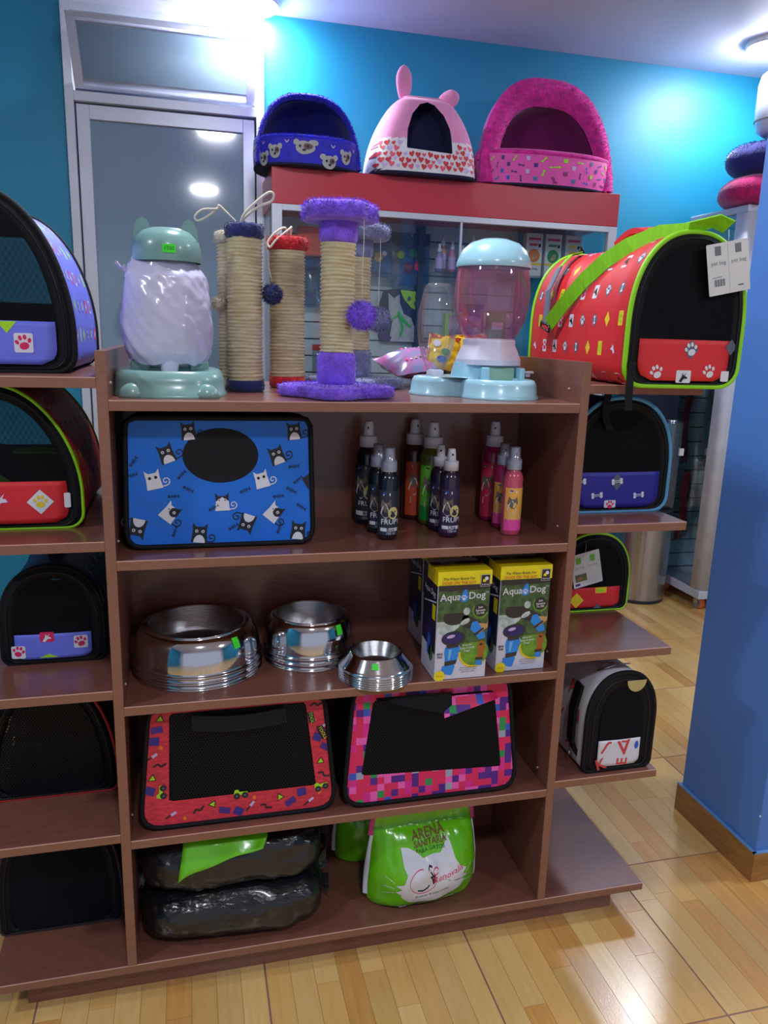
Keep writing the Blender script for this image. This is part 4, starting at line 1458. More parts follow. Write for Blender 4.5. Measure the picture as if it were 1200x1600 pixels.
def dog_box(label, loc, rotz):
    t = thing('water_bottle_box', label, 'box', loc, rotz, 'boxed dog water bottles')
    MB().box(-BW/2, BW/2, 0, BD, 0, BH, BOXW).build('carton', t, bevel=0.001)
    MB().box(-BW/2-0.0015, BW/2+0.003, -0.0015, BD*0.72, BH-0.032, BH+0.001, BOXY).build('yellow_sleeve', t, bevel=0.0008)
    d = Decal(flat_fn(0), 0.0006, 0.00025)
    w2 = BW/2-0.0008
    d.poly([(-w2, 0.10), (w2, 0.04), (w2, BH-0.03), (-w2, BH-0.03)], GRASS, 0)
    d.poly([(-w2, BH-0.080), (w2, BH-0.074), (w2, BH-0.03), (-w2, BH-0.03)], BOXK, 1)
    d.poly([(-w2, 0.001), (w2, 0.001), (w2, 0.042), (0.01, 0.06), (-0.02, 0.10), (-w2, 0.118)], BOXW, 1, 1)
    # dog drinking
    d.poly([(-w2, 0.118), (-0.040, 0.100), (-0.01, 0.122), (0.004, 0.142), (-0.01, 0.168), (-0.03, 0.174), (-0.05, 0.162), (-w2, 0.170)], DOGW, 2)
    d.poly(ell(-0.014, 0.152, 0.033, 0.022, 18, 0.3), BOXK, 3)
    d.poly([(-0.005, 0.128), (0.03, 0.112), (0.045, 0.13), (0.03, 0.152), (0.0, 0.15)], BOXK, 3)
    d.poly(ell(0.008, 0.16, 0.008, 0.009, 9), DOGW, 4)
    d.poly(ell(0.006, 0.136, 0.013, 0.006, 9, 0.5), DOGW, 4)
    d.poly(ell(0.020, 0.141, 0.005, 0.004, 8), BOXK, 5)
    d.poly(ell(-0.026, 0.103, 0.010, 0.004, 10, 0.2), PLIL, 7)
    d.poly([(-0.030, 0.072), (-0.022, 0.073), (-0.026, 0.048), (-0.031, 0.048)], mat('box_print_light_blue', C(110, 190, 250), 0.4), 7)
    # big bottle with bowl head
    d.poly(ell(-0.020, 0.098, 0.028, 0.017, 22, 0.05), BOXK, 5)
    d.poly(ell(-0.020, 0.099, 0.024, 0.013, 20, 0.05), BOWLP, 6)
    d.poly([(-0.038, 0.078), (-0.005, 0.080), (-0.003, 0.07), (-0.010, 0.042), (-0.036, 0.038), (-0.040, 0.066)], BOXB, 5)
    d.poly([(-0.036, 0.083), (-0.006, 0.085), (-0.008, 0.077), (-0.034, 0.075)], BOXK, 6)
    d.poly([(-0.038, 0.044), (-0.010, 0.047), (-0.012, 0.037), (-0.038, 0.033)], BOXK, 6)
    d.poly(rpoly([(-0.046, 0.016), (-0.020, 0.010), (-0.012, 0.037), (-0.038, 0.033), (-0.043, 0.035)], 0.005, 3), BOXB, 5)
    # bottle squeezed in a hand
    d.poly([(0.03, 0.132), (0.058, 0.128), (w2, 0.14), (w2, 0.12), (0.04, 0.105)], SKIN, 4)
    d.poly(rpoly([(0.018, 0.118), (0.030, 0.106), (0.046, 0.118), (0.034, 0.136), (0.022, 0.134)], 0.003, 3), BOXB, 5)
    d.poly(rpoly([(0.032, 0.102), (0.040, 0.092), (0.056, 0.094), (0.052, 0.112)], 0.003, 3), BOXB, 5)
    d.line([(0.028, 0.103), (0.05, 0.118)], 0.005, BOXK, 6)
    # round badge
    d.poly(ell(0.040, 0.160, 0.019, 0.019, 24), GRASS2, 4)
    d.poly(ell(0.040, 0.161, 0.0155, 0.0155, 24), BOXK, 5)
    for s_, v in (('Just', 0.168), ('Squeeze', 0.161), ('To Fill!', 0.154)):
        d.text(s_, 0.040, v, 0.0068, PW, 6, 0.05, 0.02)
    # lawn picture with small brown dog
    d.poly(ell(0.030, 0.062, 0.034, 0.034, 24, 0, PI*0.75, PI*2.25), GRASS2, 4)
    d.line(ell(0.030, 0.062, 0.034, 0.034, 20, 0, PI*0.98, PI*1.75), 0.005, PY, 5)
    d.poly([(0.036, 0.046), (0.040, 0.062), (0.037, 0.074), (0.040, 0.086), (0.048, 0.090), (0.055, 0.084), (0.056, 0.07), (0.053, 0.06), (0.054, 0.046)], DOGB, 5)
    d.poly(ell(0.046, 0.080, 0.004, 0.003, 8), BOXK, 6)
    d.poly(rrect(0.043, 0.036, 0.016, 0.012, 0.002), BOXB, 6)
    d.poly(rrect(0.043, 0.046, 0.018, 0.006, 0.002), BOXK, 6)
    for s_, v in (('Great for', 0.081), ('Large & Small', 0.074), ('Dogs!', 0.067)):
        d.text(s_, 0.013, v, 0.0062, PW, 7, 0.05, 0.015)
    d.text('BPA', -0.050, 0.062, 0.008, BOXN, 7, 0.03, 0.02)
    d.text('FREE', -0.050, 0.055, 0.006, BOXN, 7, 0.03, 0.02)
    for k_, s_ in enumerate(('Auto Pump fills bowl', 'Press button for clean', 'water every time!')):
        d.text(s_, 0.018, 0.027-k_*0.005, 0.0045, BOXK, 7, 0.03)
    d.poly(ell(-0.049, 0.010, 0.013, 0.013, 16), BOXY, 7)
    d.text('18 fl. oz.', -0.049, 0.010, 0.0045, BOXK, 8)
    # brand line with drop and paw
    d.text('Aqua', -0.031, BH-0.058, 0.023, PW, 6, 0.03, 0.012)
    d.text('Dog', 0.030, BH-0.056, 0.023, PW, 6, 0.03, 0.012)
    d.text('TM', 0.0535, BH-0.050, 0.006, PW, 6)
    d.poly([(0.004, BH-0.036)]+ell(0.0, BH-0.060, 0.010, 0.010, 16, 0, PI*0.97, PI*2.12), BOXB, 6)
    paw(d, 0.0, BH-0.060, 0.012, PW, 7)
    # sleeve lettering and lamp badge
    d.text('The Water Bottle For', -0.014, BH-0.015, 0.0082, BOXK, 8, 0.0, 0.01, 1.0, 0.1)
    d.text('DOGS ON THE GO!', -0.014, BH-0.0245, 0.0088, PR, 8, 0.0, 0.012, 1.0, 0.1)
    d.poly(rrect(0.047, BH-0.022, 0.0215, 0.028, 0.001), PW, 8)
    d.poly(rrect(0.047, BH-0.022, 0.020, 0.0265, 0.001), BOXK, 9)
    d.poly(ell(0.049, BH-0.017, 0.0045, 0.0045, 10), PW, 10)
    d.poly([(0.040, BH-0.024), (0.048, BH-0.025), (0.046, BH-0.017), (0.041, BH-0.019)], BOXY, 10)
    d.text('BulbHead', 0.047, BH-0.0305, 0.0042, PW, 10, 0, 0.01)
    d.mb.v = [(x, y-0.0016 if z > BH-0.034 else y, z) for x, y, z in d.mb.v]
    d.build('front_print', t)
    # left side: darker artwork
    d2 = Decal(lambda u, v, off: (-BW/2-off, u, v), 0.0006, 0.0003)
    d2.poly([(0.002, 0.06), (BD-0.002, 0.07), (BD-0.002, BH-0.002), (0.002, BH-0.002)], BOXN, 0)
    d2.poly([(0.002, 0.002), (BD-0.002, 0.002), (BD-0.002, 0.07), (0.002, 0.06)], BOXW, 0)
    d2.poly(ell(BD*0.45, 0.10, 0.02, 0.012, 14), BOWLP, 1)
    d2.poly(rrect(BD*0.45, 0.07, 0.022, 0.05, 0.006), PB, 2)
    d2.poly(rrect(BD*0.18, 0.155, 0.022, 0.035, 0.002), BOXY, 2)
    d2.poly(ell(BD*0.3, 0.055, 0.015, 0.02, 12), GRASS, 2)
    d2.text('Aqua Dog', BD*0.5, BH-0.055, 0.019, PW, 3, 0, 0.01, -1)
    d2.line([(0.005, BH-0.07), (BD-0.01, BH-0.09)], 0.003, PW, 2)
    d2.poly(rrect(0.02, BH-0.045, 0.018, 0.026, 0.001), BOXK, 2)
    d2.build('side_print', t)
    d3 = Decal(lambda u, v, off: (u, v, BH+0.001+off), 0.0003, 0.0002)
    d3.poly([(-BW/2, BD*0.5), (BW/2, BD*0.5), (BW/2, BD*0.72), (-BW/2, BD*0.72)], BOXK, 0)
    d3.text('Dog', -0.02, BD*0.6, 0.02, PW, 1, PI)
    d3.build('top_print', t)
    return t
db = dog_box('dog water bottle box at the shelf edge beside the small bowls', (0.7375, 0.004, ZT['m3']+0.0005), 0)
db2 = copy_tree(db)
db2.location = (0.8905, 0.022, ZT['m3']+0.0005)
db2['label'] = 'dog water bottle box nearest the right side panel'
db3 = copy_tree(db)
db3.location = (0.765, 0.205, ZT['m3']+0.0005)
db3['label'] = 'dog water bottle box standing behind the other two'
db3.rotation_euler = (0, 0, R(2))

# ------------------------------------------------------------------ bottom compartment: litter bags and bundles in black plastic
LITG = mat('lime_glossy_film', C(110, 206, 20), 0.22, bump=(22, 0.5), coat=0.4)
LITW = mat('white_glossy_film', C(226, 228, 240), 0.24, bump=(18, 0.25), coat=0.3)
LITP = mat('magenta_film', C(196, 20, 130), 0.3, coat=0.3)
def bag_fn(W, H, D, seed):
    def fn(u, v, off, back=False):
        # u -1..1 across, v 0..1 up
        wd = W*(1.0-0.16*max(0, (v-0.35)/0.65)**1.2)/2
        if v < 0.12:
            wd *= 0.93+0.07*(v/0.12)**0.6
        belly = max(0.0, 1-abs(u)**2.6)**0.6
        vert = (math.sin(PI*min(1, v*1.12+0.10))**0.7 if v*1.12+0.10 < 1 else 0.0)
        dep = D/2*belly*(0.15+0.85*max(0, vert))
        cre = 0.006*noise.noise(Vector((u*2.5+seed, v*6, 3.1)))+0.0035*noise.noise(Vector((u*9+v*3, v*4+seed, 8.2)))*(0.4+v)
        y = D/2-dep-cre-off if not back else D/2+dep+cre*0.5
        x = wd*u
        return (x, y, max(0.0015, v*H+0.004*noise.noise(Vector((u*3, v*3, seed)))*(v > 0.05)))
    return fn
def litter_bag(label, loc, W, H, D, rotz, seed, detailed):
    t = thing('litter_bag', label, 'cat litter bag', loc, rotz, 'cat litter bags')
    fn = bag_fn(W, H, D, seed)
    mb = MB()
    mb.grid(lambda a, b_: fn(2*a-1, b_, 0), 40, 36, LITG)
    mb.grid(lambda a, b_: fn(1-2*a, b_, 0, True), 40, 36, LITG)
    mb.build('bag_body', t)
    for sg in (-1, 1):
        gs = MB()
        gs.grid(lambda a, b_: (lambda q0, q1: ((q0[0]+(q1[0]-q0[0])*a)+sg*0.010*math.sin(PI*a)*(1-0.4*b_), q0[1]+(q1[1]-q0[1])*a, q0[2]))(fn(sg*0.985, 0.10+0.62*b_, 0.0), fn(sg*0.985, 0.10+0.62*b_, 0, True)), 8, 10, LITW)
        gs.grid(lambda a, b_: (lambda q0, q1: ((q0[0]+(q1[0]-q0[0])*a)+sg*0.012*math.sin(PI*a), q0[1]+(q1[1]-q0[1])*a, q0[2]))(fn(sg*0.985, 0.72+0.2*b_, 0.0), fn(sg*0.985, 0.72+0.2*b_, 0, True)), 8, 6, LITP)
        gs.build('side_gusset', t)
    hd = MB()
    hd.grid(lambda a, b_: ((2*a-1)*W*0.415, D/2-0.008+0.028*b_**1.5+0.002*math.sin(9*a), H*0.985+0.035*b_*(1-0.5*b_)), 16, 5, LITG)
    hd.build('folded_top', t, solid=0.002)
    if detailed:
        d = Decal(lambda u, v, off: fn(u, v, off), 0.0012, 0.0005)
        headp = [(-0.42, 0.20), (-0.30, 0.135), (-0.12, 0.105), (0.08, 0.105), (0.28, 0.14), (0.42, 0.20), (0.50, 0.27), (0.42, 0.29), (0.53, 0.33), (0.44, 0.36), (0.50, 0.41), (0.40, 0.45), (0.33, 0.53), (0.30, 0.64), (0.27, 0.72), (0.20, 0.66), (0.12, 0.60), (-0.02, 0.595), (-0.14, 0.585), (-0.24, 0.63), (-0.33, 0.66), (-0.44, 0.66), (-0.42, 0.58), (-0.40, 0.50), (-0.36, 0.44), (-0.40, 0.36), (-0.50, 0.33), (-0.42, 0.30), (-0.50, 0.26), (-0.43, 0.235)]
        def sub(pts, k=3):
            o_ = []
            for i in range(len(pts)):
                a, b_ = pts[i], pts[(i+1) % len(pts)]
                for j in range(k):
                    o_.append((a[0]+(b_[0]-a[0])*j/k, a[1]+(b_[1]-a[1])*j/k))
            return o_
        d.poly(sub([(a*1.28+0.02, b_) for a, b_ in headp]), LITW, 0, 12)
        d.text('ARENA', 0.0, 0.752, 0.088, mat('litter_brown_ink', C(120, 84, 30), 0.5), 1, 0.03, 0.02, 2.3)
        d.text('SANITARIA', 0.01, 0.69, 0.072, mat('litter_brown_ink', C(120, 84, 30), 0.5), 1, 0.03, 0.02, 1.8)
        d.text('PARA GATOS', 0.0, 0.64, 0.044, mat('litter_green_ink', C(20, 110, 40), 0.5), 1, 0.03, 0.01, 2.1)
        d.line([(-0.17+0.23*math.cos(a), 0.37+0.125*math.sin(a)) for a in [0.4+PI*1.7*i/26+1.2 for i in range(27)]], 0.008, PPK, 1)
        d.line([(-0.02, 0.51), (-0.07, 0.525), (-0.09, 0.50), (-0.04, 0.46), (0.02, 0.41), (0.01, 0.36)], 0.018, PK, 1)
        d.poly([(-0.06, 0.42), (0.03, 0.44), (0.05, 0.36), (0.01, 0.33), (-0.02, 0.39)], PK, 1)
        d.line([(-0.26, 0.285), (-0.16, 0.27), (-0.08, 0.30), (-0.05, 0.33)], 0.018, PK, 1)
        d.line(ell(0.05, 0.465, 0.05, 0.032, 14), 0.012, PPK, 1)
        d.text('Renovalis', 0.30, 0.405, 0.09, PPK, 1, 0.12, 0.0, 1.7, 0.25)
        d.text('El placer de estar juntos', 0.02, 0.225, 0.036, INK, 1, 0.07, 0, 1.7)
        d.text('100% NATURAL', -0.02, 0.075, 0.040, INK, 1, 0.06, 0, 2.2)
        d.poly(sub([(-0.18, 0.035), (0.5, 0.06), (0.5, 0.085), (-0.18, 0.05)], 4), mat('litter_cream_strip', C(220, 216, 170), 0.5), 0)
        d.poly(rrect(-0.46, 0.05, 0.14, 0.055, 0.01), LITW, 1)
        for sg in (-1, 1):
            for k_, q in enumerate((0.36, 0.30, 0.25)):
                d.line([(sg*(0.64+0.05*i), q+(0.02-k_*0.012)*i*(1.2)-0.006*i*i*0.3) for i in range(4)], 0.006, PW, 1)
        d.build('print', t)
    return t
litter_bag('lime green cat litter bag with white cat face print', (0.700, 0.006, ZT['m5']+0.001), 0.284, 0.258, 0.175, R(3), 1.7, True)
litter_bag('second lime green litter bag, half hidden behind the cat face one', (0.600, 0.198, ZT['m5']+0.001), 0.20, 0.215, 0.10, R(-8), 5.2, False)

BLKP = mat('black_bin_liner_film', C(20, 21, 27), 0.22, bump=(34, 1.0), coat=0.35, stretch=(1, 2.2, 2.2))
def bundle(label, loc, rx, ry, rz, seed, rot=0.0, tail=True):
    t = thing('wrapped_bundle', label, 'wrapped bundle', loc, rot, 'bundles in black plastic')
    mb = MB()
    def sp(v, e):
        return math.copysign(abs(v)**e, v)
    def fn(u, v):
        a, b_ = 2*PI*u, PI*(v-0.5)
        x = rx*sp(math.sin(b_), 0.62)
        ring = abs(math.cos(b_))**0.42
        y = ry*ring*sp(math.cos(a), 0.60)
        z = rz*ring*sp(math.sin(a), 0.72)
        n_ = Vector((x*7+seed, y*11, z*16))
        c_ = 0.012*noise.noise(n_)+0.008*noise.noise(n_*2.6)+0.008*abs(noise.noise(Vector((x*34+z*20, y*9+seed, z*14-x*9))))+0.004*noise.noise(n_*7)
        s_ = 1+c_/max(0.03, math.sqrt(y*y+z*z)+0.02)
        return (x, y*s_, max(-rz, z*s_)+rz)
    mb.grid(fn, 56, 60, BLKP, cu=True)
    mb.build('wrapping', t)
    if tail:
        for sg, n_ in ((-1, 5), (1, 4)):
            tl = MB()
            for i in range(n_):
                a = i/n_*2*PI+seed
                tl.grid(lambda u, v: (sg*(rx*0.93+0.035*u)+0.0, 0.02*math.cos(a)*(0.4+u)+0.03*(v-0.5)*math.sin(a)*(0.3+u), max(0.002, rz+(0.03*math.sin(a)+0.04*(v-0.5)*math.cos(a))*(0.3+u))), 4, 4, BLKP)
            tl.build('gathered_end', t, kind='stuff')
    return t
bundle('bundle in shiny black plastic lying on the bottom board', (0.238, 0.142, ZT['m5']+0.001), 0.208, 0.134, 0.064, 2.0, R(-2))
bundle('bundle in shiny black plastic lying on top of another', (0.236, 0.146, ZT['m5']+0.118), 0.206, 0.116, 0.066, 9.0, R(-1))
gb = thing('litter_bag', 'flat lime green bag lying on the black plastic bundles', 'cat litter bag', (0.215, 0.155, ZT['m5']+0.262))
mb = MB()
def lime_flap(u, v):
    x = -0.090+0.185*u
    if v < 0.5:
        q = v/0.5
        return (x, 0.06-0.177*q, 0.004-0.012*q*q+0.003*math.sin(9*u))
    q = (v-0.5)/0.5
    return (x-0.012*q, -0.117-0.022*q, -0.008-(0.074-0.060*u**0.7)*q+0.002*math.sin(12*u))
mb.grid(lime_flap, 16, 14, LITG)
mb.build('bag_body', gb, solid=0.004)
d = Decal(lambda u, v, off: (u, v, 0.0235+off))
mb2 = MB()
mb2.grid(lambda u, v: (0.035+0.022*math.cos(2*PI*u)*v, -0.075+0.018*math.sin(2*PI*u)*v, 0.006), 16, 2, LITW, cu=True)
mb2.build('print', gb)

# ------------------------------------------------------------------ on top of the shelf unit
Z1 = ZT['m1']+0.0005
SISAL = mat('sisal_rope', C(230, 216, 178), 0.8, bump=(160, 0.7), var=(26, 0.2, C(206, 186, 142)), stretch=(1, 1, 6))
CORD = mat('white_cord', C(222, 214, 196), 0.8, bump=(300, 0.4))
def plush(name, r, g, b):
    return mat(name, C(r, g, b), 0.9, bump=(120, 0.8), sheen=0.5, var=(40, 0.28, None))
def sisal_post(name, parent, r, z0, z1, c=(0, 0)):
    n = max(8, int((z1-z0)/0.0076))
    prof = []
    for i in range(n):
        za = z0+(z1-z0)*i/n
        dz = (z1-z0)/n
        j = 0.0006*math.sin(i*1.7)
        prof += [(r-0.0038, za), (r-0.0006+j, za+dz*0.25), (r+0.0004+j, za+dz*0.5), (r-0.0006+j, za+dz*0.75)]
    prof.append((r-0.0038, z1))
    mb = MB()
    ns = 36
    def fn(u, v):
        rr, zz = P1(prof, v)
        zz = min(z1, max(z0, zz+0.0012*math.sin(2*PI*u+zz*40)+0.0008*noise.noise(Vector((u*9, zz*60, r*90)))))
        return (c[0]+rr*math.cos(2*PI*u), c[1]+rr*math.sin(2*PI*u), zz)
    mb.grid(fn, ns, len(prof)-1, SISAL, cu=True)
    o = mb.build(name, parent)
    fz = MB()
    rr_ = random.Random(int(r*1e5)+int(c[0]*100))
    sm = []
    for i in range(60):
        a = rr_.uniform(0, 2*PI)
        sm.append(((c[0]+r*math.cos(a), c[1]+r*math.sin(a), rr_.uniform(z0, z1)), (math.cos(a), math.sin(a), rr_.uniform(-1, 1))))
    fz.fur(sm, 0.010, 0.0005, SISAL, 0.3, rr_)
    fz.build('loose_fibres', o, kind='stuff')
    return o
def fuzzy_drum(name, parent, c, r, z0, z1, mt, length=0.006, dens=1500, lump=0.002, fn=None, seed=1):
    """plush covered drum, or any outline rf(angle)"""
    rf = fn or (lambda a: r)
    rr_ = random.Random(seed)
    mb = MB()
    h = z1-z0
    lv = [(0.0, 0.0), (0.90, 0.0), (1.0, 0.12), (1.015, 0.5), (1.0, 0.86), (0.9, 1.0), (0.45, 1.03), (0.0, 1.03)]
    def pt(u, v):
        k, q = P1(lv, v)
        a = 2*PI*u
        rr = rf(a)*k+lump*noise.noise(Vector((math.cos(a)*6, math.sin(a)*6, q*6+seed)))*(k > 0)
        return (c[0]+rr*math.cos(a), c[1]+rr*math.sin(a), z0+h*q)
    mb.grid(pt, 48, len(lv)-1, mt, cu=True)
    o = mb.build(name, parent)
    fz = MB()
    sm = []
    for i in range(dens):
        a = rr_.uniform(0, 2*PI)
        if rr_.random() < 0.65:
            q = rr_.uniform(0.12, 0.95)
            rr = rf(a)*1.0
            sm.append(((c[0]+rr*math.cos(a), c[1]+rr*math.sin(a), z0+h*q), (math.cos(a), math.sin(a), 0.2)))
        else:
            k = math.sqrt(rr_.random())*0.98
            rr = rf(a)*k
            sm.append(((c[0]+rr*math.cos(a), c[1]+rr*math.sin(a), z1), (math.cos(a)*0.4, math.sin(a)*0.4, 0.8)))
    fz.fur(sm, length, 0.0016, mt, 0.25, rr_)
    fz.build('fur', o, kind='stuff')
    return o
def pompom(parent, c, r, mt, seed, string_to=None):
    mb = MB()
    mb.ball(c, r*0.72, mt, 10)
    o = mb.build('pompom', parent)
    rr_ = random.Random(seed)
    fz = MB()
    sm = []
    for i in range(1100):
        v = Vector((rr_.gauss(0, 1), rr_.gauss(0, 1), rr_.gauss(0, 1))).normalized()
        sm.append((Vector(c)+v*r*0.66, v))
    fz.fur(sm, r*0.36, 0.0022, mt, 0.0, rr_)
    fz.build('fur', o, kind='stuff')
    if string_to:
        s_ = MB()
        a, b_ = Vector(string_to), Vector(c)+Vector((0, 0, r*0.8))
        s_.tube([a.lerp(b_, q)+Vector((0.001*math.sin(q*7), 0, 0)) for q in [i/8 for i in range(9)]], 0.0008, CORD, 5)
        s_.build('string', o)

BLUEP = plush('navy_plush', 34, 44, 106)
REDPL = plush('red_plush', 206, 32, 44)
PURP = plush('purple_plush', 138, 92, 238)
GREYP = plush('grey_plush', 132, 136, 176)
BEIGEP = plush('cream_plush', 206, 196, 170)
def loop_cord(parent, pts, r=0.0028):
    mb = MB()
    N = 40
    P_ = [Vector(p) for p in pts]
    def cat(t):
        k = t*(len(P_)-1)
        i = min(len(P_)-2, int(k))
        f_ = k-i
        p0, p1, p2, p3 = P_[max(0, i-1)], P_[i], P_[i+1], P_[min(len(P_)-1, i+2)]
        return 0.5*((2*p1)+(-p0+p2)*f_+(2*p0-5*p1+4*p2-p3)*f_*f_+(-p0+3*p1-3*p2+p3)*f_**3)
    mb.tube([cat(i/N) for i in range(N+1)], r, CORD, 6)
    mb.build('cord_loop', parent)

# scratching posts
t = thing('scratching_post', 'tall sisal scratching post with navy plush ends and navy pompom', 'scratching post', (0.2885, 0.258, Z1), 0, 'sisal scratching posts')
sisal_post('sisal_post', t, 0.0385, 0.022, 0.330)
fuzzy_drum('plush_foot', t, (0, 0), 0.0405, 0.0, 0.026, BLUEP, 0.003, 900, 0.001, seed=2)
fuzzy_drum('plush_cap', t, (0, 0), 0.0405, 0.322, 0.352, BLUEP, 0.004, 900, 0.001, seed=3)
loop_cord(t, [(-0.008, 0, 0.352), (0.0, -0.005, 0.372), (0.028, -0.01, 0.400), (0.052, -0.01, 0.418), (0.062, -0.008, 0.414), (0.056, -0.008, 0.400), (0.03, -0.008, 0.388), (0.002, 0.0, 0.366), (-0.004, 0.004, 0.352)])
loop_cord(t, [(-0.012, 0.006, 0.352), (-0.028, 0.0, 0.366), (-0.052, -0.004, 0.386), (-0.056, -0.004, 0.379), (-0.085, -0.006, 0.376), (-0.102, -0.006, 0.362), (-0.096, -0.006, 0.353), (-0.072, -0.004, 0.366), (-0.055, 0, 0.382)], 0.0022)
pompom(t, (0.058, -0.012, 0.210), 0.026, BLUEP, 4, (0.041, -0.004, 0.335))
t = thing('scratching_post', 'sisal scratching post with cream plush cap behind the navy one', 'scratching post', (0.270, 0.345, Z1), 0, 'sisal scratching posts')
sisal_post('sisal_post', t, 0.0375, 0.02, 0.325)
fuzzy_drum('plush_foot', t, (0, 0), 0.0385, 0.0, 0.024, BEIGEP, 0.003, 500, 0.001, seed=5)
fuzzy_drum('plush_cap', t, (0, 0), 0.041, 0.318, 0.345, BEIGEP, 0.004, 700, 0.001, seed=6)
pompom(t, (-0.036, -0.036, 0.188), 0.018, BEIGEP, 7)
t = thing('scratching_post', 'sisal scratching post with red plush ends', 'scratching post', (0.397, 0.390, Z1), 0, 'sisal scratching posts')
sisal_post('sisal_post', t, 0.042, 0.025, 0.325)
fuzzy_drum('plush_foot', t, (0, 0), 0.0425, 0.0, 0.03, REDPL, 0.003, 700, 0.001, seed=8)
fuzzy_drum('plush_cap', t, (0, 0), 0.046, 0.315, 0.345, REDPL, 0.007, 1200, 0.003, seed=9)
loop_cord(t, [(0.002, 0, 0.345), (-0.008, -0.02, 0.364), (-0.03, -0.03, 0.352), (-0.048, -0.03, 0.330), (-0.044, -0.035, 0.318), (-0.03, -0.038, 0.335), (0.0, -0.03, 0.360), (0.008, -0.012, 0.366), (0.006, 0, 0.345)])

def cat_tree(label, x, y, mt, seed, rot, pom):
    t = thing('cat_tree', label, 'cat tree', (x, y, Z1), rot, 'small cat trees')
    fuzzy_drum('plush_base', t, (0, 0), 0.11, 0.0, 0.026, mt, 0.006, 2600, 0.003, fn=lambda a: 0.103+0.018*math.cos(4*a+0.8), seed=seed)
    fuzzy_drum('plush_sleeve', t, (0, 0), 0.040, 0.026, 0.092, mt, 0.004, 1300, 0.0015, seed=seed+1)
    sisal_post('sisal_post', t, 0.0365, 0.090, 0.312)
    fuzzy_drum('plush_sleeve', t, (0, 0), 0.039, 0.310, 0.365, mt, 0.003, 1000, 0.001, seed=seed+2)
    fuzzy_drum('plush_perch', t, (0, 0), 0.075, 0.350, 0.385, mt, 0.007, 2600, 0.003, fn=lambda a: 0.073+0.006*math.cos(5*a), seed=seed+3)
    pompom(t, pom, 0.034, mt, seed+4, (pom[0], pom[1], 0.352))
cat_tree('purple plush cat tree with sisal post and purple pompom', 0.468, 0.122, PURP, 20, 0.0, (0.040, -0.055, 0.168))
cat_tree('grey plush cat tree standing behind the purple one', 0.566, 0.405, GREYP, 40, 0.0, (0.045, -0.055, 0.165))

# sage green feeder with cat ears, hopper wrapped in a bag
SAGE = mat('sage_green_plastic', C(124, 164, 160), 0.28, coat=0.3)
CLEAR = glassy('clear_plastic', (0.93, 0.95, 0.97), 0.06, 0.03, C(200, 205, 215), 0.06)
gf = thing('pet_feeder', 'sage green pet feeder with cat-ear lid', 'pet feeder', (0.128, 0.185, Z1))
def base_loop(k=1.0, lobes=True):
    pts = []
    for i in range(72):
        a = 2*PI*i/72
        x = 0.111*math.copysign(abs(math.cos(a))**0.72, math.cos(a))
        y = 0.142*math.copysign(abs(math.sin(a))**0.72, math.sin(a))
        pts.append((x*k, y*k))
    return pts
mb = MB()
lev = [(1.02, 0.0), (1.02, 0.005), (1.0, 0.007), (0.985, 0.03), (0.95, 0.045), (0.90, 0.050)]
mb.grid(lambda u, v: (lambda q, p_: (p_[0]*q[0], p_[1]*q[0], q[1]))(lev[int(round(v*5))], base_loop()[int(round(u*72)) % 72]), 72, 5, SAGE, cu=True)
annulus(mb, [(x*0.90, y*0.90) for x, y in base_loop()], ell(0, -0.055, 0.078, 0.062, 40), lambda x, y: (x, y, 0.050), SAGE, 3, 72)
for sx in (-0.07, 0.07):
    mb.ball((sx, -0.125, 0.0), 0.022, SAGE, 10, (1.15, 0.75, 1.25))
mb.v = [(x, y, max(0.0, z)) for x, y, z in mb.v]
mb.build('base', gf)
mb = MB()
mb.grid(lambda u, v: (0.078*math.cos(2*PI*u)*(1-0.3*v), -0.055+0.062*math.sin(2*PI*u)*(1-0.3*v), 0.050-0.034*v), 40, 4, SAGE, cu=True)
disc_fill(mb, ell(0, -0.055, 0.0546, 0.0434, 40), lambda x, y: (x, y, 0.016), SAGE, 2)
mb.build('food_tray', gf)
mb = MB()
mb.box(-0.078, -0.040, -0.01, 0.10, 0.045, 0.066, SAGE).box(0.040, 0.078, -0.01, 0.10, 0.045, 0.066, SAGE).box(-0.078, 0.078, 0.03, 0.10, 0.045, 0.066, SAGE).box(-0.040, 0.040, 0.0, 0.006, 0.05, 0.066, CLEAR)
mb.build('neck', gf, bevel=0.004)
mb = MB()
mb.lathe([(0.050, 0.066), (0.066, 0.085), (0.076, 0.13), (0.078, 0.18), (0.072, 0.23), (0.062, 0.262)], CLEAR, 40, (0, 0.02, 0))
mb.build('hopper', gf)
mb = MB()
mb.lathe([(0.068, 0.262), (0.069, 0.268), (0.068, 0.29), (0.063, 0.308), (0.052, 0.320), (0.034, 0.327), (0, 0.329)], SAGE, 48, (0, 0.02, 0))
for sx in (-1, 1):
    mb.grid(lambda u, v: (sx*(0.045+0.018*(2*u-1)*max(0, 1-v**2.2)**0.5), 0.000-0.002*v, 0.302+0.044*v), 8, 8, SAGE)
    mb.grid(lambda u, v: (sx*(0.045+0.018*(2*u-1)*max(0, 1-v**2.2)**0.5), 0.004+0.022*math.sin(PI*u)*(1-v)-0.004*v, 0.302+0.044*v), 8, 8, SAGE)
lo = mb.build('ear_lid', gf)
st = MB()
st.grid(lambda u, v: (lambda a, z: (0.0705*math.cos(a), 0.02+0.0705*math.sin(a), z))(R(-85)+(u-0.5)*0.36, 0.276+0.016*v), 6, 2, STICK)
so = st.build('price_sticker', lo)
dd = Decal(lambda u, v, off: (lambda a: (0.0712*math.cos(a), 0.02+0.0712*math.sin(a), v))(R(-85)+u/0.07), 0, 0)
dd.text('1500', 0, 0.284, 0.010, mat('sticker_ink', C(30, 110, 30), 0.6))
dd.build('print', so)
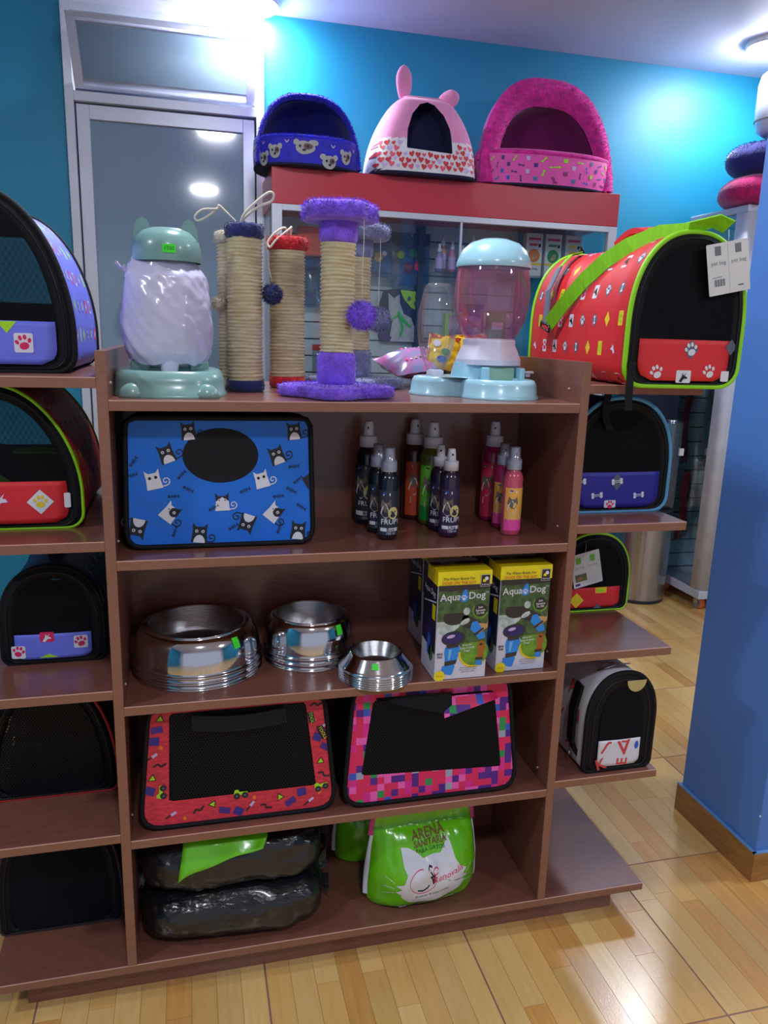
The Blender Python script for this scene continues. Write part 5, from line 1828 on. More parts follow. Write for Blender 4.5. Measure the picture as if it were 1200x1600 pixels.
# thin plastic bag around the hopper
BAGM = glassy('milky_thin_plastic', (0.9, 0.9, 1.0), 0.05, 0.16, C(226, 222, 250), 0.80)
pb = thing('plastic_bag', 'crumpled milky plastic bag wrapped around the sage feeder hopper', 'plastic bag', (0.128, 0.185, Z1))
mb = MB()
def bagw(u, v):
    a = 2*PI*u
    z = 0.060+0.205*v
    r = 0.070+0.017*max(0.0, math.sin(PI*min(1, v*0.92+0.14)))**0.8
    if v < 0.1:
        r *= 0.93+0.7*v
    if v > 0.85:
        r -= (v-0.85)*0.13
    n_ = Vector((math.cos(a)*2.2+v*1.8, math.sin(a)*2.2, v*3.2))
    cre = 0.005*noise.noise(n_*0.8)+0.0035*abs(noise.noise(Vector((math.cos(a)*3+v*6, math.sin(a)*3-v*4, v*1.5))))+0.0008*noise.noise(n_*5)+0.0045*abs(noise.noise(Vector((math.cos(a+2.2*v)*3.5, math.sin(a+2.2*v)*3.5, v*0.8+4))))
    left = max(0, -math.cos(a))
    r += cre+0.006*left*math.sin(PI*v)
    if v > 0.82 and left > 0.85:
        r += 0.012*(v-0.82)/0.18*(left-0.85)/0.15
    return (r*math.cos(a), 0.02+r*math.sin(a), z+0.006*noise.noise(Vector((math.cos(a)*3, math.sin(a)*3, 5)))+(0.010*left if v > 0.9 else 0))
mb.grid(bagw, 96, 64, BAGM, cu=True)
mb.build('wrapped_sheet', pb)
mb = MB()
mb.grid(lambda u, v: (-0.078-0.022*u, 0.01+0.02*(v-0.5), 0.248+0.022*u*(0.4+v)-0.02*v+0.004*math.sin(9*u+5*v)), 8, 8, BAGM)
mb.build('loose_end', pb)
mb = MB()
mb.grid(lambda u, v: (-0.070-0.012*u, 0.0+0.03*(v-0.5), 0.064+0.014*v+0.004*math.sin(7*u)), 6, 6, BAGM)
mb.build('loose_end', pb)
mb = MB()
mb.grid(lambda u, v: (0.02*math.cos(2*PI*u)*(1-0.3*v), -0.045+0.012*math.sin(2*PI*u), 0.066-0.036*v+0.004*math.sin(6*PI*u)), 16, 5, BAGM, cu=True)
mb.build('loose_end', pb)

# pale blue double feeder with pink hopper and bottle
SKY = mat('pale_blue_plastic', C(166, 216, 232), 0.26, coat=0.3)
PWH = mat('milk_white_plastic', C(226, 222, 240), 0.3, coat=0.2)
PINKC = glassy('pink_clear_plastic', (0.93, 0.66, 0.80), 0.07, 0.03, C(226, 150, 184), 0.16)
sf = thing('pet_feeder', 'pale blue food and water feeder with pink clear hopper and upright bottle', 'pet feeder', (0.800, 0.190, Z1))
def cloud(k, z):
    out = []
    for i in range(96):
        a = 2*PI*i/96
        best = 0
        for cx, cy, r in ((0.045, -0.045, 0.088), (-0.070, 0.035, 0.066), (0.050, 0.06, 0.085), (0.0, 0.04, 0.09)):
            # ray from origin against circle
            dx, dy = math.cos(a), math.sin(a)
            b_ = dx*cx+dy*cy
            q = b_*b_-(cx*cx+cy*cy-r*r)
            if q > 0:
                best = max(best, b_+math.sqrt(q))
        out.append((best*k*math.cos(a), best*k*math.sin(a), z))
    return out
mb = MB()
lv = [(1.025, 0.0), (1.025, 0.005), (1.0, 0.008), (0.985, 0.030), (0.95, 0.040), (0.90, 0.042)]
rows = [cloud(k, z) for k, z in lv]
mb.grid(lambda u, v: rows[int(round(v*5))][int(round(u*96)) % 96], 96, 5, SKY, cu=True)
top = [(x*0.90/1.025, y*0.90/1.025) for x, y, z in rows[0]]
annulus(mb, top, ell(0.045, -0.058, 0.066, 0.058, 40), lambda x, y: (x, y, 0.042), SKY, 3, 96)
mb.grid(lambda u, v: (0.045+0.066*math.cos(2*PI*u)*(1-0.25*v), -0.058+0.058*math.sin(2*PI*u)*(1-0.25*v), 0.042-0.028*v), 40, 3, SKY, cu=True)
disc_fill(mb, ell(0.045, -0.058, 0.0495, 0.0435, 40), lambda x, y: (x, y, 0.014), SKY, 2)
mb.build('base', sf)
mb = MB()
mb.grid(lambda u, v: (lambda a: (0.052+(0.088-0.008*v)*math.cos(a), 0.05+(0.062-0.006*v)*math.sin(a), 0.040+0.034*v))(2*PI*u), 40, 4, SKY, cu=True)
mb.grid(lambda u, v: (lambda a: (0.052+0.080*v*math.cos(a), 0.05+0.056*v*math.sin(a), 0.074))(2*PI*u), 40, 2, SKY, cu=True)
mb.box(0.022, 0.095, -0.018, -0.008, 0.030, 0.066, mat('feeder_chute_green', C(150, 186, 160), 0.4))
for sx in (0.014, 0.100):
    mb.box(sx, sx+0.012, -0.04, 0.0, 0.028, 0.066, SKY)
mb.build('chute_block', sf, bevel=0.003)
mb = MB()
mb.lathe([(0.082, 0.070), (0.082, 0.082), (0.072, 0.104), (0.066, 0.114), (0.066, 0.128), (0.058, 0.130)], PWH, 8, (0.055, 0.05, 0), smooth=False)
mb.v = [(x, y, z) for x, y, z in mb.v]
mb.build('white_collar', sf, bevel=0.004)
mb = MB()
mb.lathe([(0.056, 0.128), (0.066, 0.142), (0.078, 0.168), (0.086, 0.20), (0.0885, 0.23), (0.086, 0.26), (0.080, 0.290)], PINKC, 48, (0.055, 0.05, 0))
mb.build('hopper', sf)
mb = MB()
mb.lathe([(0.086, 0.288), (0.087, 0.292), (0.084, 0.304), (0.074, 0.326), (0.056, 0.342), (0.030, 0.351), (0, 0.353)], SKY, 48, (0.055, 0.05, 0))
mb.build('domed_lid', sf)
mb = MB()
mb.lathe([(0.016, 0.040), (0.020, 0.055), (0.034, 0.085), (0.043, 0.12), (0.046, 0.155), (0.045, 0.185), (0.038, 0.22), (0.029, 0.245), (0.024, 0.249), (0, 0.250)], CLEAR, 40, (-0.074, 0.055, 0))
mb.build('water_bottle', sf)
MB().lathe([(0.020, 0.036), (0.020, 0.052), (0.013, 0.056)], PWH, 20, (-0.074, 0.055, 0)).build('bottle_socket', sf)
mb = MB()
mb.box(0.115, 0.150, -0.005, 0.012, 0.052, 0.058, PWH).box(0.130, 0.142, -0.002, 0.008, 0.044, 0.054, PWH)
mb.build('side_latch', sf, bevel=0.002)

# packets lying behind the feeder
def pillow(label, loc, rot, W, H, D, cols, seed, cat='treat packet', name='treat_packet', prints=None, group='packets on top of the shelf'):
    t = thing(name, label, cat, loc, 0, group)
    t.rotation_euler = rot
    mb = MB()
    def fn(sg):
        return lambda a, b_: (W*(a-0.5), H*(b_-0.5), sg*(D/2*(max(0, math.sin(PI*a))*max(0, math.sin(PI*b_)))**0.6+0.0035*noise.noise(Vector((a*6+seed, b_*6, sg)))))
    mb.grid(fn(1), 18, 18, cols[0])
    mb.grid(fn(-1), 18, 18, cols[1])
    mb.build('packet', t)
    if prints:
        d = Decal(lambda u, v, off: (lambda q: (q[0], q[1], q[2]+off))(fn(1)(u, v)), 0.002, 0.0006)
        prints(d)
        d.build('print', t)
    return t
FILM = mat('printed_pink_film', C(222, 110, 180), 0.25, var=(24, 0.5, C(130, 150, 190)), coat=0.5)
FILM2 = mat('mauve_film', C(160, 130, 160), 0.25, var=(30, 0.4, C(110, 60, 110)), coat=0.5)
BROWN = mat('brown_treats', C(84, 50, 38), 0.5, var=(60, 0.5, C(40, 24, 22)))
YELF = mat('yellow_film', C(246, 204, 40), 0.28, coat=0.4)
REDFM = mat('red_film', C(190, 50, 36), 0.28, coat=0.4, var=(30, 0.3, None))
def pinkp(d):
    for i, c_ in enumerate((PPK, PW, PY, PGREEN, PLIL, PPK, PW)):
        d.line([(0.25+0.08*i, 0.2), (0.4+0.08*i, 0.75)], 0.035, c_, 1)
pillow('pink and mauve packet lying behind the purple cat tree', (0.745, 0.500, Z1+0.060), (R(14), R(-8), R(12)), 0.17, 0.15, 0.075, (FILM, FILM2), 2, prints=pinkp)
pillow('brown treat packet propped under the pink packet', (0.815, 0.505, Z1+0.026), (R(5), R(0), R(-20)), 0.15, 0.11, 0.045, (BROWN, FILM), 4)
def yprint(d):
    d.poly(ell(0.25, 0.72, 0.12, 0.10, 14), PW, 1)
    d.poly(ell(0.55, 0.5, 0.14, 0.10, 12), PGREEN, 1)
    d.poly(ell(0.45, 0.28, 0.15, 0.10, 12), PB, 1)
    d.line([(0.05, 0.93), (0.95, 0.93)], 0.1, REDFM, 1)
    d.line([(0.05, 0.07), (0.05, 0.93)], 0.06, REDFM, 1)
pillow('yellow treat packet with red top standing behind the clear bottle', (0.812, 0.45, Z1+0.090), (R(75), R(8), R(-8)), 0.085, 0.09, 0.02, (YELF, REDFM), 6, prints=yprint)
def yprint2(d):
    d.line([(0.03, 0.9), (0.97, 0.9)], 0.16, REDFM, 1)
    d.line([(0.25, 0.44), (0.8, 0.42)], 0.08, PR, 1)
    for k_ in range(3):
        d.poly(rrect(0.4+0.16*k_, 0.26, 0.1, 0.07, 0.01), PB, 1)
pillow('yellow and red treat packet leaning further back', (0.900, 0.500, Z1+0.090), (R(72), R(-3), R(-4)), 0.11, 0.10, 0.02, (YELF, REDFM), 8, prints=yprint2)
pillow('dark purple treat packet behind the pink hopper', (0.915, 0.565, Z1+0.115), (R(80), R(0), R(2)), 0.10, 0.15, 0.02, (mat('purple_film', C(70, 40, 110), 0.28, coat=0.4, var=(30, 0.6, C(150, 140, 160))), PPU), 10)

# ------------------------------------------------------------------ red-topped display cabinet behind
RED = mat('red_laminate', C(196, 50, 64), 0.35, coat=0.15, var=(3, 0.05, None))
SLAT = mat('slatwall_pale', C(198, 208, 214), 0.45)
GLASS = glassy('cabinet_glass', (0.94, 0.97, 0.98), 0.03, 0.02)
CX0, CX1, CY0, CY1, CZ = 0.535, 2.205, 2.055, 2.475, 2.150
dc = thing('display_cabinet', 'glass display cabinet with broad red top board and aluminium frame', 'display cabinet')
MB().box(CX0, CX1, CY0, CY1, CZ-0.150, CZ, RED).build('red_top', dc, bevel=0.003)
fr = MB()
for xa in (CX0, CX1-0.045):
    fr.box(xa, xa+0.045, CY0, CY0+0.03, 0.10, CZ-0.15, ALU).box(xa, xa+0.03, CY1-0.03, CY1, 0.10, CZ-0.15, ALU)
fr.box(CX0+0.045, CX1-0.045, CY0, CY0+0.03, CZ-0.176, CZ-0.15, ALU).box(CX0+0.045, CX1-0.045, CY0, CY0+0.03, 0.56, 0.60, ALU)
fr.build('frame', dc, bevel=0.002)
MB().box(CX0, CX1, CY0+0.01, CY1, 0.0, 0.10, RED).build('plinth', dc)
MB().box(CX0+0.01, CX1-0.01, CY0+0.03, CY1-0.02, 0.56, 0.58, RED).build('deck', dc)
box_part('side_glass', dc, CX0+0.004, CX0+0.009, CY0+0.03, CY1-0.03, 0.58, CZ-0.15, GLASS, 0)
box_part('side_glass', dc, CX1-0.009, CX1-0.004, CY0+0.03, CY1-0.03, 0.58, CZ-0.15, GLASS, 0)
XD = 1.395
box_part('sliding_glass', dc, CX0+0.045, XD+0.012, CY0+0.006, CY0+0.011, 0.60, CZ-0.176, GLASS, 0)
box_part('sliding_glass', dc, XD-0.012, CX1-0.045, CY0+0.018, CY0+0.023, 0.60, CZ-0.176, GLASS, 0)
MB().box(XD+0.008, XD+0.018, CY0+0.003, CY0+0.014, 0.60, CZ-0.176, ALU).build('glass_edge_rail', dc)
MB().box(CX0+0.05, CX1-0.35, CY1-0.022, CY1-0.014, 0.58, CZ-0.15, mat('slat_groove', C(70, 84, 96), 0.6)).build('slat_back', dc)
z = 0.60
SLX1 = CX1-0.35
while z < CZ-0.20:
    MB().box(CX0+0.05, SLX1, CY1-0.036, CY1-0.022, z, z+0.077, SLAT).build('slat', dc, bevel=0.002)
    z += 0.083
MB().box(1.30, 1.33, CY1-0.10, CY1-0.04, 0.6, CZ-0.16, mat('dark_upright', C(44, 62, 84), 0.5)).build('inner_upright', dc)
box_part('glass_shelf', dc, 1.33, CX1-0.04, CY0+0.06, CY1-0.04, 1.752, 1.760, GLASS, 0)
box_part('glass_shelf', dc, 1.33, CX1-0.04, CY0+0.06, CY1-0.04, 1.442, 1.450, GLASS, 0)
box_part('glass_shelf', dc, CX0+0.04, 0.96, CY0+0.06, CY1-0.12, 1.792, 1.800, GLASS, 0)

# goods in the cabinet
def hang_pack(label, cx, z0, z1, wd, y, header, pouch, goods, seed, clear=True):
    t = thing('toy_pack', label, 'toy pack', (cx, y, z0), 0, 'packs hanging in the display cabinet')
    H = z1-z0
    hh = 0.22*H
    MB().prism(rpoly([(-wd/2, H-hh), (0, H-hh*1.25), (wd/2, H-hh), (wd/2, H), (-wd/2, H)], 0.004, 2), -0.006, -0.003, header).build('header_card', t)
    mb = MB()
    for sg in (1, -1):
        mb.grid(lambda a, b_: (wd*(a-0.5), -0.005-sg*0.012*max(0, math.sin(PI*a)*math.sin(PI*b_))**0.6, (H-hh*0.9)*b_), 10, 10, pouch)
    mb.build('pouch', t)
    rr_ = random.Random(seed)
    for (u, v, r_, mt) in goods:
        MB().ball((u*wd, -0.008, v*(H-hh)), r_, mt, 8, (1, 0.5, 1)).build('toy', t)
    MB().tube([(0, 0.04, H-0.02), (0, -0.01, H-0.02), (0, -0.03, H-0.012)], 0.0025, CHROME, 6).build('hook', t)
    return t
NAVYC = mat('navy_header_card', C(30, 40, 70), 0.5)
BLUC = mat('blue_header_card', C(60, 120, 190), 0.5)
POUCH = glassy('clear_pouch', (0.92, 0.95, 0.98), 0.08, 0.12, C(150, 170, 190), 0.22)
POUCHB = glassy('blue_edged_pouch', (0.6, 0.75, 0.9), 0.08, 0.12, C(70, 120, 170), 0.30)
SY = CY1-0.075
BIRD = mat('toy_tabby', C(200, 170, 130), 0.8, var=(60, 0.4, None))
hang_pack('toy pack with tabby mouse under navy header', 1.085, 1.735, 1.955, 0.155, SY-0.03, NAVYC, POUCHB, [(0.02, 0.55, 0.028, BIRD), (-0.15, 0.7, 0.016, BIRD), (0.2, 0.65, 0.018, PW)], 1)
hang_pack('toy pack with pink and green balls under navy header', 1.262, 1.70, 1.955, 0.20, SY, NAVYC, POUCHB, [(0.22, 0.5, 0.03, PPK), (-0.05, 0.45, 0.03, mat('toy_maroon', C(120, 40, 60), 0.5)), (0.05, 0.8, 0.024, PGREEN), (-0.25, 0.75, 0.022, PL)], 2)
hang_pack('tall clear toy pack with small red ball', 1.000, 1.50, 1.845, 0.11, SY, BLUC, POUCH, [(0.0, 0.18, 0.018, PR), (-0.2, 0.5, 0.012, PR), (0.1, 0.72, 0.014, PW)], 3)
hang_pack('narrow blue toy pack beside the red glitter bag', 0.775, 1.58, 1.82, 0.10, SY, BLUC, POUCHB, [(0.1, 0.5, 0.016, PB), (-0.2, 0.3, 0.014, PPU)], 4)
hang_pack('narrow maroon toy pack near the purple cat tree', 0.875, 1.57, 1.86, 0.075, SY-0.02, mat('maroon_card', C(120, 34, 60), 0.5), glassy('maroon_pouch', (0.8, 0.4, 0.5), 0.06, 0.1, C(130, 40, 70), 0.5), [(0, 0.5, 0.014, PR)], 5)
hang_pack('low clear pack with khaki toy', 0.965, 1.40, 1.52, 0.07, SY, mat('khaki_card', C(150, 150, 90), 0.5), POUCH, [(0, 0.4, 0.016, mat('toy_khaki', C(150, 150, 90), 0.7))], 6)
hang_pack('small pack with red toy low on the slats', 0.82, 1.27, 1.40, 0.10, SY, mat('red_card', C(180, 50, 50), 0.5), POUCH, [(0, 0.4, 0.02, PR)], 7)
gg = thing('glitter_bag', 'red glitter bag on the cabinet shelf behind the red post', 'gift bag', (0.745, 2.20, 1.8005))
GL = mat('red_glitter', C(196, 50, 40), 0.35, 0.3, bump=(400, 0.9), var=(240, 0.6, C(240, 130, 110)))
MB().prism(rpoly([(-0.085, 0.0), (0.085, 0.0), (0.075, 0.125), (-0.075, 0.135)], 0.012, 4), 0, 0.05, GL).build('bag_body', gg, bevel=0.004)
# cat harness card
hp = thing('harness_pack', 'cat harness card with white cat photo and yellow corner', 'harness pack', (1.222, SY+0.015, 1.425), 0)
card = rpoly([(-0.105, 0.0), (0.105, 0.0), (0.115, 0.12), (0.10, 0.255), (-0.02, 0.262), (-0.09, 0.25), (-0.115, 0.17), (-0.09, 0.08), (-0.115, 0.03)], 0.02, 4)
MB().prism(card, -0.006, -0.002, mat('harness_card_navy', C(34, 44, 70), 0.4, coat=0.2)).build('card', hp)
d = Decal(flat_fn(-0.006), 0.0008, 0.0006)
GC = mat('print_cat_grey', C(190, 190, 196), 0.6, var=(60, 0.2, None))
d.poly([(-0.055, 0.0), (-0.04, 0.10), (-0.06, 0.16), (-0.065, 0.24), (-0.035, 0.215), (-0.005, 0.235), (-0.002, 0.19), (0.02, 0.14), (0.06, 0.12), (0.085, 0.06), (0.09, 0.0)], GC, 0)
d.poly([(-0.105, 0.012), (-0.05, 0.0), (-0.04, 0.02), (-0.08, 0.06)], PPU, 1)
d.poly(rpoly([(-0.005, 0.258), (0.098, 0.25), (0.108, 0.15), (0.06, 0.17), (0.02, 0.21)], 0.006, 3), PL, 1)
for u, v in ((0.045, 0.215), (0.08, 0.19), (0.085, 0.225)):
    d.poly(ell(u, v, 0.010, 0.012, 10), PG, 2)
d.build('print', hp)
hm = MB()
HG = mat('neon_green_harness', C(40, 200, 60), 0.5)
hm.strap([(-0.045, -0.010, 0.11), (-0.01, -0.013, 0.135), (0.03, -0.013, 0.10), (0.055, -0.010, 0.075)], 0.014, 0.003, (0.3, 0, 0.9), HG)
hm.strap([(-0.01, -0.012, 0.15), (0.0, -0.014, 0.12), (0.015, -0.012, 0.07), (0.005, -0.010, 0.03)], 0.012, 0.003, (0.9, 0, 0.3), HG)
hm.build('harness', hp)
# spray bottles on the glass shelf
def cab_bottle(label, x, y, z, h, col, cap, r=0.020):
    t = thing('spray_bottle', label, 'spray bottle', (x, y, z), 0, 'bottles in the display cabinet')
    MB().lathe([(0, 0), (r, 0.0), (r, h*0.60), (r*0.5, h*0.70), (r*0.5, h*0.74)], col, 14).build('bottle', t)
    MB().lathe([(r*0.62, h*0.72), (r*0.62, h*0.80), (r*0.38, h*0.86), (r*0.34, h), (0, h)], cap, 12).build('pump_head', t)
    MB().lathe([(r*1.02, h*0.12), (r*1.02, h*0.5)], PLIL if int(x*100) % 2 else PO, 14).build('label_print', t)
cb_cols = [mat('cab_bottle_lilac', C(150, 150, 190), 0.3), mat('cab_bottle_amber', C(200, 150, 110), 0.3), mat('cab_bottle_pink', C(210, 130, 160), 0.3), mat('cab_bottle_teal', C(120, 170, 190), 0.3)]
lbls = ['spray bottle on the cabinet glass shelf beside the dark upright', 'lilac spray bottle second from the dark upright', 'spray bottle third from the dark upright', 'spray bottle just left of the sliding glass edge',
        'spray bottle just right of the sliding glass edge', 'pump bottle fourth before the boxes', 'pump bottle third before the boxes', 'pump bottle second before the boxes', 'pump bottle close before the boxes', 'jar nearest the white boxes']
for i, x in enumerate((1.352, 1.392, 1.432, 1.478, 1.522, 1.566, 1.61, 1.655, 1.70, 1.75)):
    cab_bottle(lbls[i], x, 2.20+0.07*((i*3) % 4)/3, 1.7605, 0.13+0.025*((i*5) % 3), cb_cols[i % 4], CAPW, 0.019)
for i, (x, c1) in enumerate(((1.87, PR), (1.975, PGREEN), (2.085, PY))):
    t = thing('medicine_box', ['white medicine box with orange dog circle', 'white medicine box with green circle', 'white medicine box with yellow print behind the red carrier'][i], 'box', (x, 2.26, 1.7605), 0, 'medicine boxes in the display cabinet')
    MB().box(-0.044, 0.044, 0, 0.045, 0, 0.215, mat('box_white_card', C(222, 220, 226), 0.4)).build('carton', t, bevel=0.001)
    d = Decal(flat_fn(0), 0.0006, 0.0004)
    d.line([(-0.034, 0.188), (0.034, 0.188)], 0.011, PPK, 1)
    d.poly(rrect(-0.005, 0.160, 0.045, 0.012, 0.002), [PR, PGREEN, PY][i], 1)
    d.poly(rrect(0.028, 0.157, 0.014, 0.016, 0.001), PK, 2)
    d.poly(ell(0, 0.108, 0.032, 0.032, 20), [PO, PGREEN, PY][i], 1)
    d.poly(xf([(-0.4, -0.6), (0.2, -0.6), (0.5, 0.1), (0.2, 0.5), (-0.1, 0.2)], 0, 0.108, 0.034), BIRD, 2)
    d.line([(-0.044, 0.068), (0.044, 0.068)], 0.012, PY, 1)
    if i == 0:
        d.text('Simp', 0.008, 0.045, 0.016, PK, 1)
        d.poly(ell(-0.026, 0.046, 0.006, 0.006, 10), PK, 1)
    d.build('print', t)
for i, (x, c1, h_) in enumerate(((1.45, PL, 0.12), (1.56, PPU, 0.17), (1.68, PGREEN, 0.14))):
    t = thing('treat_box', ['lime treat box on the lower cabinet shelf', 'purple treat box on the lower cabinet shelf', 'green treat box on the lower cabinet shelf'][i], 'box', (x, 2.22, 1.4505), 0, 'treat boxes in the display cabinet')
    MB().box(-0.045, 0.045, 0, 0.05, 0, h_, c1).build('carton', t, bevel=0.002)
    MB().box(-0.03, 0.03, -0.0012, 0, h_*0.35, h_*0.6, PW).build('label_print', t)

# ------------------------------------------------------------------ plush pet houses on the cabinet
def igloo(label, cx, cy, rx, H, yb, D, hb, rimw, outer_m, plush_m, in_m, band_m, base_m, prints, seed, rimfur=0.008):
    t = thing('pet_house', label, 'pet house', (cx, cy, CZ+0.0005), 0, 'plush pet houses')
    e = 0.74
    def arch(th, k=1.0, dz=0.0):
        return (rx*k*math.copysign(abs(math.cos(th))**e, math.cos(th)), H*math.sin(th)**0.95*k)
    def hood(k, back):
        def fn(u, v):
            th = PI*min(1.0, max(0.0, u))
            x, z = arch(th, k)
            s_ = math.cos(v*PI/2)**0.75 if v < 1 else 0.0
            q = noise.noise(Vector((x*6+seed, v*3, z*6)))*0.006
            return (x*s_*(1+q), back*math.sin(v*PI/2)-yb*0.5*(1-math.sin(th))*(1-v), max(0.012, z*(0.25+0.75*s_)+q))
        return fn
    mb = MB()
    mb.grid(hood(1.0, D), 40, 14, outer_m)
    mb.build('hood', t)
    ki = 1-rimw/rx
    mb = MB()
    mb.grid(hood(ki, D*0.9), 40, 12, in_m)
    mb.build('lining', t)
    # plush front edge between outer and inner arch
    mb = MB()
    def rimf(u, v):
        th = PI*u
        xo, zo = arch(th, 1.0)
        xi, zi = arch(th, ki)
        return (xo+(xi-xo)*v, -0.022*math.sin(PI*v)-0.004-yb*0.5*(1-math.sin(th)), max(0.012, zo+(zi-zo)*v))
    mb.grid(rimf, 48, 6, plush_m)
    rm = mb.build('plush_rim', t)
    rr_ = random.Random(seed)
    fz = MB()
    sm = []
    for i in range(2600):
        u, v = rr_.random(), rr_.random()
        p = rimf(u, v)
        sm.append((p, (math.cos(PI*u)*(0.6-v), -0.7, math.sin(PI*u)*(0.6-v))))
    fz.fur(sm, rimfur, 0.0026, plush_m, 0.1, rr_)
    fz.build('fur', rm, kind='stuff')
    # front band
    def band(u, v, off=0.0):
        a = PI+PI*u
        lip = 1+0.012*math.sin(PI*v)
        return ((rx*lip+off)*math.copysign(abs(math.cos(a))**0.8, math.cos(a)), (yb*lip+off)*math.sin(a), 0.010+hb*v-0.02*(1-abs(math.cos(a)))*v*0)
    mb = MB()
    mb.grid(lambda u, v: band(u, v), 48, 8, band_m)
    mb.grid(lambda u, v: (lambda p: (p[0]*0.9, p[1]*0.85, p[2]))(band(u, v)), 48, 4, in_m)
    mb.build('front_band', t)
    mb = MB()
    mb.tube([(lambda p: (p[0]*0.96, p[1]*0.94, p[2]+0.004))(band(i/40, 1.0)) for i in range(41)], 0.014 if rimw > 0.05 else 0.009, plush_m, 8)
    lp_ = mb.build('band_roll', t)
    fz = MB()
    sm = []
    for i in range(1400):
        u = rr_.random()
        p = band(u, 1.0)
        a = rr_.uniform(0, 2*PI)
        sm.append(((p[0]*0.97, p[1]*0.97, p[2]+0.010), (p[0]*0.4, -0.4*math.cos(a)-0.2, 0.6)))
    fz.fur(sm, rimfur, 0.0026, plush_m, 0.2, rr_)
    fz.build('fur', lp_, kind='stuff')
    mb = MB()
    loop = [(rx*1.0*math.copysign(abs(math.cos(a))**0.8, math.cos(a)), (yb if math.sin(a) < 0 else D)*math.sin(a)) for a in [2*PI*i/60 for i in range(60)]]
    mb.vprism(loop, 0.0, 0.014, base_m)
    mb.build('base_pad', t, bevel=0.004)
    d = Decal(lambda u, v, off: band(u, v, off+0.001), 0.001, 0.0006)
    prints(d)
    d.build('print', t)
    return t
BLUEF = plush('royal_blue_plush', 36, 30, 214)
BLUEV = mat('royal_blue_velvet', C(40, 34, 190), 0.7, sheen=0.4, var=(30, 0.2, None))
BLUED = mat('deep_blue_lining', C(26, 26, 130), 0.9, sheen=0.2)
NAVYB = mat('navy_base_fabric', C(22, 24, 60), 0.9)
def dogs(d):
    for u, v, kk in ((0.10, 0.5, 0), (0.30, 0.42, 1), (0.47, 0.6, 1), (0.70, 0.38, 1), (0.88, 0.5, 0), (0.58, 0.1, 2), (0.2, 0.15, 2)):
        sx, sy = 0.042, 0.27
        GR = mat('print_dog_grey', C(176, 174, 168), 0.7)
        def q(pts):
            return [(u+a*sx, v+b_*sy) for a, b_ in pts]
        d.poly(q(ell(0, 0, 0.95, 1.0, 16)), GR, 0)
        d.poly(q(ell(-0.85, 0.75, 0.4, 0.45, 9)), GR, 0)
        d.poly(q(ell(0.85, 0.75, 0.4, 0.45, 9)), GR, 0)
        d.poly(q(ell(0.38, 0.2, 0.4, 0.45, 10)), mat('print_dog_brown', C(110, 84, 84), 0.7), 1)
        for ex in (-0.4, 0.4):
            d.poly(q(ell(ex, 0.2, 0.16, 0.2, 8)), PK, 2)
        d.poly(q(ell(0.05, -0.35, 0.2, 0.18, 8)), PK, 2)
    for u, v in ((0.2, 0.85), (0.38, 0.88), (0.6, 0.8), (0.78, 0.8)):
        d.line([(u-0.012, v), (u, v-0.12), (u+0.012, v)], 0.006, PLIL, 0)
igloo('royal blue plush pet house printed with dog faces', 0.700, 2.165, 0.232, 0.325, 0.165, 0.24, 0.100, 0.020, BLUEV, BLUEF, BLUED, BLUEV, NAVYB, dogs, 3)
MAGP = plush('magenta_plush', 226, 44, 160)
MAGV = mat('pink_velvet', C(214, 70, 170), 0.7, sheen=0.4, var=(40, 0.25, C(150, 60, 160)))
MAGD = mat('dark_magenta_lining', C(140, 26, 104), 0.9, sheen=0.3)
PINKB = mat('candy_pink_fabric', C(236, 84, 176), 0.6)
def bones(d):
    rr_ = random.Random(5)
    cols_ = [PB, PPU, PL, mat('print_teal', C(60, 120, 170), 0.6), mat('print_plum', C(150, 40, 110), 0.6), PLIL]
    for i in range(15):
        for j in range(4):
            u = 0.05+i*0.064+(0.03 if j % 2 else 0)
            v = 0.14+0.22*j
            c_ = cols_[rr_.randrange(6)]
            sx, sy = 0.012, 0.085
            a = rr_.uniform(0, PI)
            if (i+j) % 2:
                pts = [(u+x*sx, v+y*sy) for x, y in xf([(-0.8, -0.2), (0.8, -0.2), (0.8, 0.2), (-0.8, 0.2)], 0, 0, 1, a)]
                d.poly(pts, c_, 0)
                for e_ in (-1, 1):
                    q = xf([(0.85*e_, 0.0)], 0, 0, 1, a)[0]
                    d.poly([(u+q[0]*sx+x*sx*0.42, v+q[1]*sy+y*sy*0.42) for x, y in ell(0, 0, 1, 1, 8)], c_, 0)
            else:
                d.poly([(u+x*sx*0.75, v+y*sy*0.75) for x, y in ell(0, 0, 1, 0.8, 10)], c_, 0)
                for e_ in (-0.5, 0, 0.5):
                    d.poly([(u+e_*sx+x*sx*0.3, v+sy*0.75+y*sy*0.35) for x, y in ell(0, 0, 1, 1, 7)], c_, 0)
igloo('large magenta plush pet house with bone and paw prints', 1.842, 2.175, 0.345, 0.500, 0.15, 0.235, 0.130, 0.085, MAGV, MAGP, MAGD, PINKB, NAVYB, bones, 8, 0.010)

# pink rabbit house with hearts
PINKV = mat('soft_pink_velvet', C(240, 150, 196), 0.75, sheen=0.5, var=(20, 0.08, None))
HEARTF = mat('cream_heart_fabric', C(232, 226, 232), 0.6)
bh = thing('pet_house', 'pink rabbit-eared pet house with red heart print', 'pet house', (1.226, 2.190, CZ+0.0005), 0, 'plush pet houses')
HB, WB = 0.355, 0.245
def shalf(z):
    q = min(1.0, max(0.0, z/HB))
    return WB*(1-0.10*q-0.46*q**2.6)*(1 if q < 0.9 else max(0.0, 1-((q-0.9)/0.1)**2*0.45))
def sqs(a, s_, k=0.42):
    return (s_*math.copysign(abs(math.cos(a))**k, math.cos(a)), 0.80*s_*math.copysign(abs(math.sin(a))**k, math.sin(a)))
def side_pt(u, z, mt=None):
    x, y = sqs(2*PI*u, shalf(z))
    return (x, y, z)
SPL = 0.148
